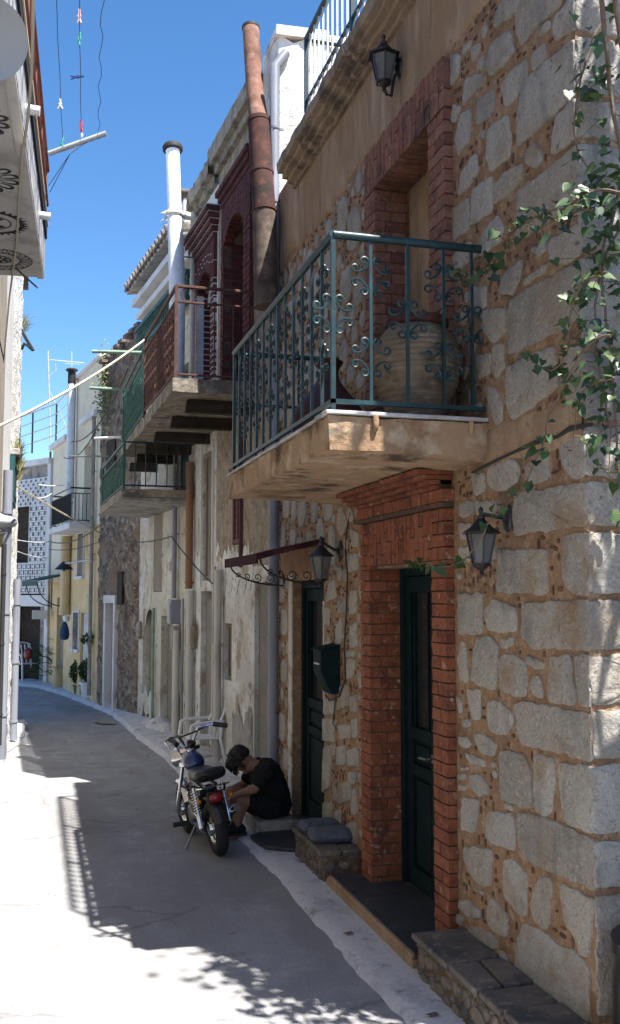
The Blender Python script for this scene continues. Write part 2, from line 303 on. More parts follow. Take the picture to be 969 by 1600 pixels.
for y in ys:
    e = edge(y)+rr.uniform(-.012, .012)+.008*math.sin(y*2.1)+.005*math.sin(y*5.7); w = face(y)
    hz = .028 if y < 9 else .028+.05*min(1, (y-9)/3)
    vs += [(e-.02, y, -.005), (e+.015, y, hz*.8+rr.uniform(0, .006)), (e+.1, y, hz+rr.uniform(0, .005)), (w-.02, y, hz+.012+rr.uniform(0, .008)), (w+.12, y, hz+.03)]
mb.add(vs, [(i*5+k, i*5+k+1, (i+1)*5+k+1, (i+1)*5+k) for i in range(n-1) for k in range(4)], smooth=True)
struct(mb.build('kerb', WHITEW))

# ================================================================== the stone house on the right
XW = 2.24; XB = 2.185; YC = 3.68
sh = thing('stone_house', 'ochre and grey stone house with red brick doorways and an iron balcony on the right', 'house', (XW, 6.4, 0))
D1a, D1b = 5.25, 6.33      # lower doorway, between the brick jambs (Y)
U1a, U1b = 5.24, 6.19      # upper doorway
D2a, D2b = 7.62, 8.62      # second door
s1 = lambda y: y-YC
ZT = 5.93
mb = MB(F1)
ops = [(s1(D1a)-.01, s1(D1b)+.01, 0.0, 2.18, .34, 1), (s1(U1a)-.01, s1(U1b)+.01, 2.86, 4.98, .20, 2), (s1(D2a), s1(D2b), 0.0, 2.13, .20, 1)]
wall(mb, 0, 5.52, -.05, ZT, ops, 0, 0, deep=False)
# gable end, back, far side, roof deck
mb.mi = 0
for a, b, c, d in [((0, 0, -.05), (0, 0, ZT), (0, -6, ZT), (0, -6, -.05)), ((0, -6, -.05), (0, -6, ZT), (5.52, -6, ZT), (5.52, -6, -.05)), ((0, 0, ZT), (5.52, 0, ZT), (5.52, -6, ZT), (0, -6, ZT))]: mb.quad(a, b, c, d)
w1 = mb.build('wall', [MORTAR, BRICK, RENDER], sh)
# ---- stones traced on the facade: corner coordinates read off enlarged crops (origin, scale), then set on the wall plane
ZA, ZB, ZC, ZD, ZN, ZL = (640, 0, 2.945), (640, 440, 2.945), (640, 860, 2.945), (640, 1250, 2.945), (360, 760, 2.55), (380, 1160, 2.55)
TR = [(ZC, '412,-5 632,-5 636,60 640,190 600,205 520,195 405,190'), (ZC, '703,-62 812,-85 820,212 770,205 735,180 708,130'), (ZC, '525,245 815,225 820,470 740,452 570,455 545,415 522,410'),
(ZC, '650,490 735,478 748,500 755,600 770,640 762,710 645,700 640,600'), (ZC, '762,490 820,483 822,720 785,718 780,640 768,600'), (ZC, '485,705 530,695 820,748 822,968 640,918 520,895 497,820'),
(ZC, '230,200 260,195 290,210 315,190 335,195 338,378 290,388 230,380'), (ZC, '355,265 390,225 425,240 495,262 495,370 420,375 365,365 350,300'), (ZC, '245,410 260,430 262,510 275,580 268,610 235,590 222,500'),
(ZC, '310,405 375,395 410,430 400,640 340,625 285,600'), (ZC, '420,490 470,480 535,505 545,600 535,670 480,672 430,640 412,560'), (ZC, '430,405 478,395 478,440 440,452 418,445'),
(ZC, '538,485 570,495 625,510 622,545 580,545 545,520'), (ZC, '575,580 600,575 618,650 610,685 580,670 558,620'), (ZC, '268,640 330,640 325,780 295,778 275,700'),
(ZC, '365,695 420,695 450,730 478,745 478,800 450,850 375,835 360,760'), (ZC, '228,855 270,860 290,890 275,910 232,895'), (ZC, '302,845 345,850 405,890 395,945 340,935 305,880'),
(ZC, '420,925 470,920 540,950 562,1010 570,1180 540,1185 430,1150 420,1040'), (ZC, '578,940 668,960 672,1060 660,1200 625,1228 580,1195 576,1080'), (ZC, '692,980 820,985 825,1290 770,1270 720,1250 700,1120'),
(ZC, '262,930 300,945 355,975 350,1000 290,985 265,955'), (ZC, '280,1040 320,1030 355,1060 368,1130 325,1130 285,1085'), (ZC, '250,1135 320,1150 318,1220 300,1295 240,1290 240,1220'),
(ZC, '250,780 285,785 280,815 250,815'), (ZC, '222,670 240,690 248,745 228,750'), (ZC, '235,990 275,995 272,1012 240,1010'), (ZC, '225,1025 262,1030 258,1060 228,1058'), (ZC, '228,1075 262,1080 258,1108 230,1105'), (ZC, '375,970 402,975 400,998 378,995'), (ZC, '385,1010 405,1015 402,1050 388,1045'), (ZC, '440,1160 480,1175 478,1200 445,1190'),
(ZD, '360,65 410,52 480,65 490,150 485,235 440,215 400,205 355,165'), (ZD, '500,60 560,62 640,85 820,165 828,410 700,345 640,325 540,270 500,200'), (ZD, '258,215 380,225 385,265 375,400 345,400 290,350 255,270'),
(ZD, '440,275 480,275 545,345 540,535 500,520 440,450 432,380'), (ZD, '580,400 600,365 650,360 665,400 650,480 650,560 630,598 575,550 560,500'), (ZD, '700,385 828,440 828,725 790,715 760,620 720,560 705,470'),
(ZD, '376,445 455,525 455,635 410,615 368,580 362,510'), (ZD, '535,570 640,620 690,670 760,690 828,770 828,1031 800,1025 600,885 485,780 500,640'), (ZD, '230,465 270,460 300,490 330,510 330,550 290,545 230,500'),
(ZD, '278,575 340,600 400,635 405,690 350,670 275,625'), (ZD, '215,515 255,545 245,580 212,555'), (ZD, '425,690 460,730 458,755 420,720'), (ZD, '300,400 350,425 345,440 315,420'),
(ZB, '470,85 560,30 700,-45 785,-90 800,150 720,215 600,270 462,340 455,200'), (ZB, '450,395 540,350 670,300 690,480 640,520 520,610 480,635 450,560'), (ZB, '735,300 800,280 808,560 740,560 705,480'),
(ZB, '365,860 440,825 490,820 510,860 500,920 440,960 400,965 365,930'), (ZB, '540,850 600,790 640,780 650,910 580,930 540,920'), (ZB, '710,690 800,680 812,890 760,908 720,860 695,790'),
(ZB, '490,975 795,925 812,1125 700,1135 490,1168 480,1050'), (ZB, '235,1020 295,1005 300,1060 260,1085 232,1080'), (ZB, '290,30 355,20 355,120 300,150'), (ZB, '330,135 445,120 445,230 390,285 345,230'), (ZB, '385,300 435,285 440,400 400,450 385,400'),
(ZB, '360,480 400,490 430,560 430,640 405,665 365,560'), (ZB, '310,340 375,330 370,420 320,450'), (ZB, '232,1115 290,1110 300,1170 240,1190'), (ZB, '290,880 345,880 355,960 300,985'), (ZB, '230,1215 280,1220 280,1290 230,1290'), (ZB, '305,1010 400,1005 410,1060 320,1080'),
(ZA, '410,40 440,0 520,0 500,60 450,90 395,130'), (ZA, '500,30 540,-60 720,-60 690,40 640,80 590,120 520,215 495,130'), (ZA, '670,80 720,20 760,-40 775,60 765,140 735,160 680,190 665,130'),
(ZA, '375,215 420,170 470,140 485,240 430,310 375,350 358,300'), (ZA, '600,135 650,90 650,130 600,175'), (ZA, '565,260 600,215 630,195 630,270 570,330'), (ZA, '520,420 560,350 680,250 765,175 778,420 700,500 600,590 505,680 500,560'),
(ZA, '420,390 490,310 545,275 540,380 490,450 450,495'), (ZA, '260,370 300,345 345,340 340,400 290,440 250,490'), (ZA, '315,470 390,400 395,510 340,560 308,570'), (ZA, '370,590 455,530 470,620 465,720 380,795 355,720'),
(ZA, '680,540 770,450 775,630 720,680 660,710'), (ZA, '540,710 575,645 610,690 615,740 590,775 540,755'), (ZA, '500,880 560,840 640,780 780,660 790,900 700,980 600,1040 490,1125'),
(ZA, '245,790 310,705 315,800 270,870 230,905'), (ZA, '295,870 385,810 385,940 380,980 285,1040'), (ZA, '395,850 450,790 525,750 515,830 460,890 390,945'), (ZA, '200,960 275,910 280,1060 200,1115'),
(ZA, '340,1080 410,990 435,1060 420,1110 330,1185'), (ZA, '640,1120 700,1080 785,1020 795,1170 720,1220 650,1200'), (ZA, '430,1280 500,1210 525,1190 515,1260 480,1355 420,1355'), (ZA, '530,1290 600,1230 640,1215 620,1260 535,1315'),
(ZA, '250,220 290,180 280,230 250,260'), (ZA, '290,220 330,200 320,250 295,290'), (ZA, '245,520 285,505 280,640 230,720 215,640'), (ZA, '205,480 240,490 220,560 195,560'), (ZA, '330,605 350,595 345,640 322,640'), (ZA, '195,250 240,250 230,330 195,400'), (ZA, '315,280 350,250 345,310 320,320'), (ZA, '560,1150 625,1105 636,1150 600,1180'), (ZA, '200,1180 280,1110 310,1180 220,1260'),
(ZN, '395,380 420,370 425,440 385,460'), (ZN, '425,560 445,520 455,600 420,650'), (ZN, '370,480 400,490 395,560 372,540'), (ZN, '480,560 505,540 510,640 480,640'), (ZN, '480,170 512,180 512,240 490,240'), (ZN, '370,925 415,930 415,1020 370,1010'),
(ZN, '430,800 470,790 475,870 430,890'), (ZN, '478,840 508,830 508,900 480,900'), (ZN, '375,1050 412,1040 402,1120 370,1120'), (ZN, '470,1050 508,1040 505,1115 470,1115'), (ZN, '430,950 480,950 480,1000 440,1010'), (ZN, '470,690 500,690 490,760 465,770'), (ZN, '425,1040 460,1030 460,1110 425,1110'), (ZN, '480,420 508,410 508,500 478,510'), (ZN, '430,460 465,440 470,500 435,510'),
(ZN, '380,620 400,600 405,640 380,650'), (ZN, '470,270 510,265 510,330 475,340'), (ZN, '375,850 415,845 415,905 375,910'), (ZN, '485,930 508,925 508,1000 488,1000'), (ZN, '455,655 500,650 495,680 460,680'),
(ZL, '320,80 350,75 345,180 318,200'), (ZL, '378,20 405,10 405,90 380,90'), (ZL, '420,40 462,30 462,100 425,85'), (ZL, '385,165 435,150 430,230 380,250'), (ZL, '320,240 355,240 355,340 320,350'), (ZL, '368,275 388,270 390,360 370,350'), (ZL, '440,190 460,180 455,290 432,280'), (ZL, '410,330 455,320 455,410 405,390'), (ZL, '420,120 455,118 450,170 425,168'), (ZL, '322,20 368,5 368,50 322,68')]
polys = []      # (s, z) loops on the facade
for (ox, oy, sc), txt in TR:
    lp = []
    for w in txt.split():
        a, b = map(float, w.split(',')); p = onX(ox+a/sc, oy+b/sc, XW); lp.append([p.y-YC, p.z])
    if sum(p[0] for p in lp)/len(lp) < 1.0:
        for p in lp:
            if p[0] < .05: p[0] = .0
    c_ = (sum(p[0] for p in lp)/len(lp), sum(p[1] for p in lp)/len(lp)); pin = [p[0] <= .001 for p in lp]
    for p, k_ in zip(lp, pin):
        d_ = math.hypot(p[0]-c_[0], p[1]-c_[1]); p[1] += (p[1]-c_[1])/d_*.007
        if not k_: p[0] += (p[0]-c_[0])/d_*.007
    polys.append(lp)
def cen(lp): return sum(p[0] for p in lp)/len(lp), sum(p[1] for p in lp)/len(lp)
circ = []
def note(lp):
    c = cen(lp); circ.append((c[0], c[1], max(math.hypot(p[0]-c[0], p[1]-c[1]) for p in lp), min(math.hypot((lp[i][0]+lp[i-1][0])/2-c[0], (lp[i][1]+lp[i-1][1])/2-c[1]) for i in range(len(lp))), lp))
for lp in polys: note(lp)
def inside(lp, x, y):
    r = False
    for i in range(len(lp)):
        (xa, ya), (xb, yb) = lp[i-1], lp[i]
        if (ya > y) != (yb > y) and x < (xb-xa)*(y-ya)/(yb-ya)+xa: r = not r
    return r
def near(x, y, m):
    for cx, cy, r, ri, lp in circ:
        if abs(x-cx) < r+m and abs(y-cy) < r+m:
            for dx, dy in ((0, 0), (m, 0), (-m, 0), (0, m), (0, -m), (m*.7, m*.7), (-m*.7, m*.7), (m*.7, -m*.7), (-m*.7, -m*.7)):
                if inside(lp, x+dx, y+dy): return True
    return False
BAND = 5.14     # the render begins above this height
def blocked(s, z, m):
    y = s+YC
    if z > BAND-m*1.2 or z < .02: return True
    if D1a-.24-m < y < D1b+.26+m and z < 2.86+m: return True
    if U1a-.26-m < y < U1b+.26+m and z > 2.8: return True
    if D2a-.03-m < y < D2b+.03+m and z < 2.3+m: return True
    if 4.55-m < y < 7.3+m and 2.68-m < z < 2.9+m: return True
    if y < 5.0 and 2.66 < z < 2.86: return True
    return s < .03+m or s > 5.5-m
# random rubble in the parts of the wall the tracing leaves out
rr = random.Random(11)
for big, tries in ((.16, 1500), (.11, 2500), (.07, 3500), (.042, 3500)):
    for _ in range(tries):
        s, z = rr.uniform(.05, 5.45), rr.uniform(.1, BAND)
        y = s+YC
        if y < 5.0 and big > .09: continue
        w, h = big*rr.uniform(.7, 1.25), big*rr.uniform(.7, 1.35)
        R0 = max(w, h)
        if blocked(s, z, R0*.8) or any((s-c[0])**2+(z-c[1])**2 < (R0*.86+c[2]*.86+.008)**2 for c in circ): continue
        n = rr.randint(6, 9); lp = []
        for i in range(n):
            an = 2*math.pi*(i+rr.uniform(-.25, .25))/n; k = 1/max(abs(math.cos(an)), abs(math.sin(an)))**.6
            lp.append([s+w*math.cos(an)*k*.82, z+h*math.sin(an)*k*.82])
        polys.append(lp); note(lp)
def stone(mb, lp, place, relief=.012, rr=R):
    """a rough-edged stone face standing a little proud of the mortar"""
    pts = []; n = len(lp); ph = (rr.uniform(0, 6), rr.uniform(0, 6))
    for i in range(n):
        a, b = Vector(lp[i]), Vector(lp[(i+1) % n]); L = (b-a).length; k = max(2, int(L/.02))
        for j in range(k):
            t = j/k; p = a.lerp(b, t); jn = .0035 if 0 < j else .0015; nr = Vector(((b-a).y, -(b-a).x))/max(L, 1e-4); wob = (.0055*math.sin(j*1.1+ph[0]+i)+.004*math.sin(j*.47+ph[1]+2*i))*min(1, L/.12)*math.sin(math.pi*t)
            p = p+nr*wob; pts.append(Vector((p.x+rr.uniform(-jn, jn), p.y+rr.uniform(-jn, jn))))
    m = len(pts); pts = [(pts[i-1]+pts[i]*2+pts[(i+1) % m])/4 for i in range(m)]
    c = sum(pts, Vector((0, 0)))/m; rad_ = sum((p-c).length for p in pts)/m
    hh = relief*rr.uniform(.6, 1.25); vs = []
    for sc, o in ((0.0, -.004), (.004, hh*.75), (.012, hh)):
        for p in pts:
            d = (c-p); d = d*min(.9, sc/max(d.length, 1e-4)); vs.append(place(p.x+d.x, p.y+d.y, o+(rr.uniform(-.002, .002) if o > 0 else 0)))
    # inner ring and centre give the face an uneven dressed surface
    for p in pts:
        q = p.lerp(c, .5); vs.append(place(q.x, q.y, hh+rr.uniform(-.001, .005)))
    vs.append(place(c.x, c.y, hh+rr.uniform(0, .006)))
    fs = [(k*m+i, k*m+(i+1) % m, (k+1)*m+(i+1) % m, (k+1)*m+i) for k in range(3) for i in range(m)]+[(3*m+i, 3*m+(i+1) % m, 4*m) for i in range(m)]
    mb.add(vs, fs, smooth=True, raw=True)
mb = MB()
for lp in polys:
    lo = sum(p[0] for p in lp)/len(lp)
    q = lp
    if min(p[0] for p in lp) <= .001: q = [[max(p[0], -.004) if p[0] > .001 else -.004, p[1]] for p in lp]
    stone(mb, q, lambda a, b, o: F1.P(a, o, b))
# quoins and coursed blocks of the gable end, with the joints at the heights the facade quoins show
joints = [onX(x, y, XW).z for x, y in ((930, 1590), (928, 1392), (925, 1308), (921, 1190), (919, 1105), (918, 1020), (917, 932), (916, 826), (914, 748), (913, 660))]
joints += [onX(x, y, XW).z for x, y in ((912, 545), (910, 395), (906, 216), (904, 146), (900, 52))]
joints = [0.05]+sorted(z for z in joints if z > .2)+[4.95, 5.35, 5.8, 6.1]
rg = random.Random(3)
for z0, z1 in zip(joints, joints[1:]):
    if z1-z0 < .12: continue
    x = -.004
    while x < 4.5:
        w = rg.uniform(.42, .95); a, b = x+(.0 if x < 0 else .014), x+w-.014; g = .013
        lp = [[a, z0+g], [(a+b)/2, z0+g+rg.uniform(-.008, .008)], [b, z0+g], [b, z1-g], [(a+b)/2, z1-g+rg.uniform(-.008, .008)], [a, z1-g]]
        stone(mb, lp, lambda a, b, o: Vector((XW+a, YC-o, b)), .012, rg); x += w
st = mb.build('stonework', STONE, sh)
# brick chips pressed into the mortar
mb = MB(); rc = random.Random(21); nchip = 0
for _ in range(15000):
    s, z = rc.uniform(.03, 5.45), rc.uniform(.12, BAND); w, h = rc.uniform(.012, .036), rc.uniform(.007, .015)
    if rc.random() < .25: w, h = h, w
    if blocked(s, z, w) or near(s, z, w+.006): continue
    if any((s-c[0])**2+(z-c[1])**2 < (c[2]+.02)**2 and c[4] is None for c in circ): continue
    na = 7; a0 = rc.uniform(0, 1); lp = [[s+w*math.copysign(abs(math.cos(a0+6.2832*i/na))**.7, math.cos(a0+6.2832*i/na))*rc.uniform(.8, 1.1), z+h*math.copysign(abs(math.sin(a0+6.2832*i/na))**.7, math.sin(a0+6.2832*i/na))*rc.uniform(.8, 1.1)] for i in range(na)]
    circ.append((s, z, w, h, lp)); nchip += 1
    m4 = [F1.P(a, -.003, b) for a, b in lp]+[F1.P(s+(a-s)*.75, .006, z+(b-z)*.7) for a, b in lp]
    mb.add(m4, [(i, (i+1) % 7, 7+(i+1) % 7, 7+i) for i in range(7)]+[tuple(range(7, 14))], raw=True)
    if nchip > 1150: break
mb.build('brick_chips', CHIP, sh)
# ---- ochre render over the upper wall, with a ragged lower edge, and a smooth band beside the balcony
mb = MB(F1); vs = []; n = 56; rb = random.Random(8)
for i in range(n+1):
    s = 5.52*i/n; y = s+YC
    zb = BAND+.03*math.sin(y*3.1)+.03*rb.uniform(-1, 1)+(.0 if y > 5.2 else -.05*(5.2-y))
    vs += [(s, .0, zb-.004), (s, .014, zb+.012), (s, .018, zb+.05), (s, .02, ZT-.004)]
fs = []
for i in range(n):
    y = (i+.5)*5.52/n+YC
    for k in range(3): fs.append((i*4+k, i*4+k+1, (i+1)*4+k+1, (i+1)*4+k))
mb.add(vs, fs, smooth=True)
vs = []
for i in range(15):
    s = .0+(4.62-YC)*i/14; vs += [(s, .0, 2.655+rb.uniform(-.01, .01)), (s, .012, 2.68), (s, .012, 2.82), (s, .0, 2.86+rb.uniform(-.015, .01))]
mb.add(vs, [(i*4+k, i*4+k+1, (i+1)*4+k+1, (i+1)*4+k) for i in range(14) for k in range(3)], smooth=True)
mb.build('render_coat', RENDER, sh)
# ---- stepped cornice, parapet kerb
mb = MB(F1); prof = [(0, 5.715), (.05, 5.72), (.055, 5.755), (.10, 5.76), (.105, 5.795), (.15, 5.80), (.155, 5.84), (.20, 5.845), (.205, 5.935), (-.25, 5.95)]
n = 40; vs = []; rcn = random.Random(4)
for i in range(n+1):
    s = .10+(4.78-.10)*i/n; wv = .006*math.sin(i*1.7)
    for o, z in prof: vs.append((s, o+(wv+rcn.uniform(-.004, .004) if o > .01 else 0), z+rcn.uniform(-.004, .004)))
k = len(prof)
mb.add(vs, [(i*k+j, i*k+j+1, (i+1)*k+j+1, (i+1)*k+j) for i in range(n) for j in range(k-1)]+[tuple(range(k)), tuple(range(n*k, n*k+k))[::-1]])
mb.build('cornice', CORN, sh)
# ---- brick surrounds: every brick its own little block
def brick(mb, s0, s1, o0, o1, z0, z1, rr, j=.004):
    e = lambda: rr.uniform(-j, j)
    mb.hexa([(s0+e()*.5, o0, z0), (s1+e()*.5, o0, z0), (s1+e(), o1+e(), z0+e()*.5), (s0+e(), o1+e(), z0+e()*.5), (s0+e()*.5, o0, z1), (s1+e()*.5, o0, z1), (s1+e(), o1+e(), z1+e()*.5), (s0+e(), o1+e(), z1+e()*.5)])
OB = XW-XB
def jamb(mb, s0, s1, z0, z1, deep, inner, rr, ch=.0725, g=.0085):
    """a brick pier from the face back into the reveal; inner=+1 if the doorway lies on the +s side"""
    z = z0; i = 0
    while z < z1-.02:
        t = min(z+ch-g, z1)
        if i % 2 == 0:
            brick(mb, s0, s1, -.02, OB, z, t, rr)
            ein = (s1-.10, s1) if inner > 0 else (s0, s0+.10)
            brick(mb, *ein, -deep, -.02-g, z, t, rr)
        else:
            mid = s0+(s1-s0)*(.42 if i % 4 == 1 else .58)
            brick(mb, s0, mid-g/2, -.06, OB, z, t, rr); brick(mb, mid+g/2, s1, -.06, OB, z, t, rr)
            ein = (s1-.10, s1) if inner > 0 else (s0, s0+.10)
            brick(mb, ein[0], ein[1], -.06-g-.10, -.06-g, z, t, rr); brick(mb, ein[0], ein[1], -deep, -.06-2*g-.10, z, t, rr)
        z += ch; i += 1
rbk = random.Random(17)
mb = MB(F1)
a, b = s1(D1a), s1(D1b)
jamb(mb, a-.20, a, .07, 2.195, .30, +1, rbk); jamb(mb, b, b+.20, .07, 2.195, .30, -1, rbk)
# flat lintel of upright bricks between two end blocks
z = 2.2; L0, L1 = a-.20, b+.20
for k in range(4):
    for (u, v) in ((L0, a-.02), (b+.02, L1)):
        mid = u+(v-u)*(.45 if k % 2 else .55)
        brick(mb, u, mid-.004, -.1, OB+.003, z+k*.0725, z+k*.0725+.064, rbk); brick(mb, mid+.004, v, -.1, OB+.003, z+k*.0725, z+k*.0725+.064, rbk)
x = a-.012; i = 0
while x < b+.012:
    w = .060; sp = (.06, .14, .2)[i % 3]
    brick(mb, x, x+w, -.30, OB, 2.2, 2.2+sp, rbk); brick(mb, x, x+w, -.3, OB, 2.2+sp+.008, 2.485, rbk); x += w+.008; i += 1
# course over the lintel
x = L0-.02; i = 0
while x < L1:
    w = min((.21, .105, .16)[i % 3], L1+.02-x); brick(mb, x, x+w-.008, -.05, OB+.025, 2.52, 2.59, rbk); x += w; i += 1
mb.build('brick_doorway', BRICK, sh)
# wavy tiles flaring out under the balcony
mb = MB(F1)
for r_ in range(4):
    o = OB+.03+.045*r_; z0 = 2.595+.026*r_; x = L0+.05-.02*r_
    while x < L1-.02:
        lp = [(x+.085*t/8, o+.018*math.sin(math.pi*t/8), z0) for t in range(9)]+[(x+.085, -.02, z0), (x, -.02, z0)]
        mb.prism(lp, (0, 0, .022)); x += .089
mb.build('corbel_tile', BRICK, sh)
mb = MB(F1)
mb.box(a-.19, a-.004, -.28, OB-.012, .05, 2.19); mb.box(b+.004, b+.19, -.28, OB-.012, .05, 2.19); mb.box(L0+.01, L1-.01, -.28, OB-.012, 2.195, 2.49); mb.box(L0-.01, L1+.01, -.02, OB+.03, 2.492, 2.516)
mb.box(L0-.01, L1+.01, -.05, OB+.014, 2.52, 2.594); mb.box(L0+.03, L1-.03, -.03, OB+.01, 2.594, 2.70)
a2, b2 = s1(U1a), s1(U1b)
mb.box(a2-.23, a2-.004, -.19, OB-.012, 2.88, 4.79); mb.box(b2+.004, b2+.21, -.19, OB-.012, 2.88, 4.79); mb.box(a2-.22, b2+.20, -.19, OB-.012, 4.80, 5.08)
mb.build('brick_joints', JOINT, sh)
mb = MB(F1)
jamb(mb, a2-.24, a2, 2.9, 4.79, .19, +1, rbk); jamb(mb, b2, b2+.22, 2.9, 4.79, .19, -1, rbk)
x = a2-.235; i = 0
while x < b2+.21:
    w = .062; sp = (.10, .19, .15)[i % 3]; top = 5.095+rbk.uniform(-.012, .012)
    brick(mb, x, x+w, -.19, OB, 4.795, 4.795+sp, rbk); brick(mb, x, x+w, -.19, OB, 4.795+sp+.008, top, rbk); x += w+.009; i += 1
mb.build('brick_window_surround', BRICKD, sh)
# ---- front door: dark green, two leaves with glass, mouldings and a fixed light over
def door(parent, s0, s1, z0, z1, back, leaves):
    mb = MB(F1); mb.box(s0, s0+.06, back, back+.09, z0, z1); mb.box(s1-.06, s1, back, back+.09, z0, z1); mb.box(s0+.06, s1-.06, back, back+.09, z1-.06, z1)
    fr = mb.build('door_frame', DOORG, parent, bevel=.006)
    w = (s1-s0-.12)/leaves
    for i in range(leaves):
        u = s0+.06+w*i+.003; v = u+w-.006; mb = MB(F1)
        H = z1-.06-z0; zm = z0+H*.40; ml = zm+.16
        mb.box(u, u+.085, back+.01, back+.06, z0+.01, z1-.065); mb.box(v-.085, v, back+.01, back+.06, z0+.01, z1-.065)
        for za, zb in ((z0+.01, z0+.16), (zm-.07, zm), (ml, ml+.08), (z1-.17, z1-.065)): mb.box(u+.085, v-.085, back+.01, back+.06, za, zb)
        for za, zb in ((z0+.16, zm-.07), (zm, ml)):
            mb.box(u+.085, v-.085, back+.01, back+.03, za, zb)
            mb.box(u+.12, v-.12, back+.03, back+.05, za+.03, zb-.03)
        # mouldings round the glass
        for k in (0, .022): mb.box(u+.085+k, u+.097+k, back+.06-k*.8, back+.074-k*.8, ml+.08, z1-.17); mb.box(v-.097-k, v-.085-k, back+.06-k*.8, back+.074-k*.8, ml+.08, z1-.17)
        d = mb.build('door', DOORG, parent, bevel=.004)
        mb = MB(F1); mb.box(u+.085, v-.085, back+.02, back+.03, ml+.08, z1-.17); mb.build('glass_pane', DGLASS, d)
        if i == leaves-1 or leaves == 1:
            mb = MB(F1); h = u+.045; mb.tube([(h, back+.06, zm+.08), (h, back+.11, zm+.08), (h+.10, back+.115, zm+.075)], .009, 8); mb.lathe([(.001, .0), (.026, .0), (.026, .008), (.001, .01)], (h, back+.06, zm+.08), 12, axis=F1.n); mb.build('handle', STEELD, d)
door(sh, a-.01, b+.01, .07, 2.19, -.25, 2)
door(sh, s1(D2a)+.0, s1(D2b)-.0, .06, 2.12, -.17, 1)
# far reveal and stone jamb plaster round the second door
mb = MB(F1); mb.box(s1(D2b)+.004, s1(D2b)+.12, -.1, .012, .1, 2.2); mb.build('door_jamb', PEEL, sh, bevel=.01)
# ---- balcony: slab, marble edge, iron railing
SX, SY0, SY1 = 1.38, 4.60, 7.22
mb = MB(); zt, zb_ = 2.885, 2.72
nx, ny = 10, 30; vs = []; rs = random.Random(2)
for iz, z in enumerate((zb_, zt)):
    for i in range(nx+1):
        for j in range(ny+1):
            x = SX+(XW+.1-SX)*i/nx; y = SY0+(SY1-SY0)*j/ny; e = (.006 if i in (0,) or j in (0, ny) else 0)
            vs.append((x+rs.uniform(-e, e), y+rs.uniform(-e, e), z+(rs.uniform(-.006, .006)+(.03*(i/nx)**2*-1 if iz == 0 else 0))))
W_ = ny+1; N1 = (nx+1)*W_
fs = []
for i in range(nx):
    for j in range(ny):
        q = i*W_+j; fs += [(q, q+1, q+W_+1, q+W_), (N1+q, N1+q+W_, N1+q+W_+1, N1+q+1)]
for j in range(ny): fs += [(j, N1+j, N1+j+1, j+1), (nx*W_+j, nx*W_+j+1, N1+nx*W_+j+1, N1+nx*W_+j)]
for i in range(nx): fs += [(i*W_, (i+1)*W_, N1+(i+1)*W_, N1+i*W_), (i*W_+ny, N1+i*W_+ny, N1+(i+1)*W_+ny, (i+1)*W_+ny)]
mb.add(vs, fs); 
for y in (4.592,):
    mb.ball((1.62, y, 2.86), .018, .02, .05, 10, 8); mb.ball((2.14, y, 2.86), .016, .02, .045, 10, 8)
bal = mb.build('balcony', SLABC, sh)
mb = MB(); mb.box(SX-.02, XW-.005, SY0-.018, SY0+.20, 2.893, 2.913); mb.box(SX-.015, SX+.10, SY0+.204, SY1+.02, 2.892, 2.906); mb.build('marble_edge', MARBLE, bal, bevel=.004)
RX, RY0, RY1, RZ0, RZ1 = 1.41, 4.63, 7.18, 2.965, 3.82
mb = MB(); 
mb.tube([(XW+.02, RY0, RZ1), (RX, RY0, RZ1), ], .022, 10); mb.tube([(RX, RY0-.01, RZ1+.001), (RX, RY1, RZ1)], .022, 10); mb.tube([(RX, RY1, RZ1-.001), (XW+.02, RY1, RZ1)], .020, 10)
mb.build('handrail', RAILG, bal)
mb = MB(); q = .011
mb.box(RX-q, XW, RY0-q, RY0+q, RZ0-q, RZ0+q); mb.box(RX-q, RX+q, RY0+q+.001, RY1, RZ0-q-.001, RZ0+q+.001); mb.box(RX+q+.001, XW, RY1-q, RY1+q, RZ0-q, RZ0+q); mb.box(RX+q+.001, XW, RY1-q, RY1+q, 3.42, 3.44)
mb.build('bottom_rail', RAILG, bal)
def scroll(mb, c, u, w, r=.095):
    """four C scrolls set back to back round a baluster: u across, w up"""
    u, w = Vector(u), Vector(w)
    for sx in (1, -1):
        for sz in (1, -1):
            P = []
            def pt(x, z): return Vector(c)+u*(x*sx)+w*(z*sz)
            # curl at the top, near the baluster
            cx_, cz_, cr = .036, r*.83, .022
            top = [pt(cx_+cr*(1-.5*t/8)*math.cos(rad(180-t*42)) , cz_+cr*(1-.5*t/8)*math.sin(rad(180-t*42))) for t in range(8, -1, -1)]
            bx_, bz_ = r*.95, .040
            mid = [pt(.014+(r*.78-.014)*(k/8)**1.7, cz_*(1-(k/8))**1.25+.016*(k/8)) for k in range(1, 8)]
            low = [pt(bx_-.006+cr*(1-.5*t/8)*math.cos(rad(-115+t*42)), bz_+cr*(1-.5*t/8)*math.sin(rad(-115+t*42))) for t in range(9)]
            mb.tube(top+mid+low, .0062, 5)
for i in range(1, 5):
    x = RX+(XW-RX)*i/4.15 if i < 4 else 2.17
    mb = MB(); mb.box(x-.008, x+.008, RY0-.008, RY0+.008, RZ0, RZ1-.01); mb.build('baluster', RAILG, bal)
for x, z in ((1.612, 3.62), (1.612, 3.2), (2.01, 3.62), (2.01, 3.2), (1.812, 3.41), (2.17, 3.41)):
    mb = MB(); scroll(mb, (x, RY0, z), (1, 0, 0), (0, 0, 1)); mb.build('scroll', RAILG, bal)
mb = MB(); scroll(mb, (RX, RY0, 3.41), (1, 0, 0), (0, 0, 1)); mb.build('scroll', RAILG, bal)
nb = 13
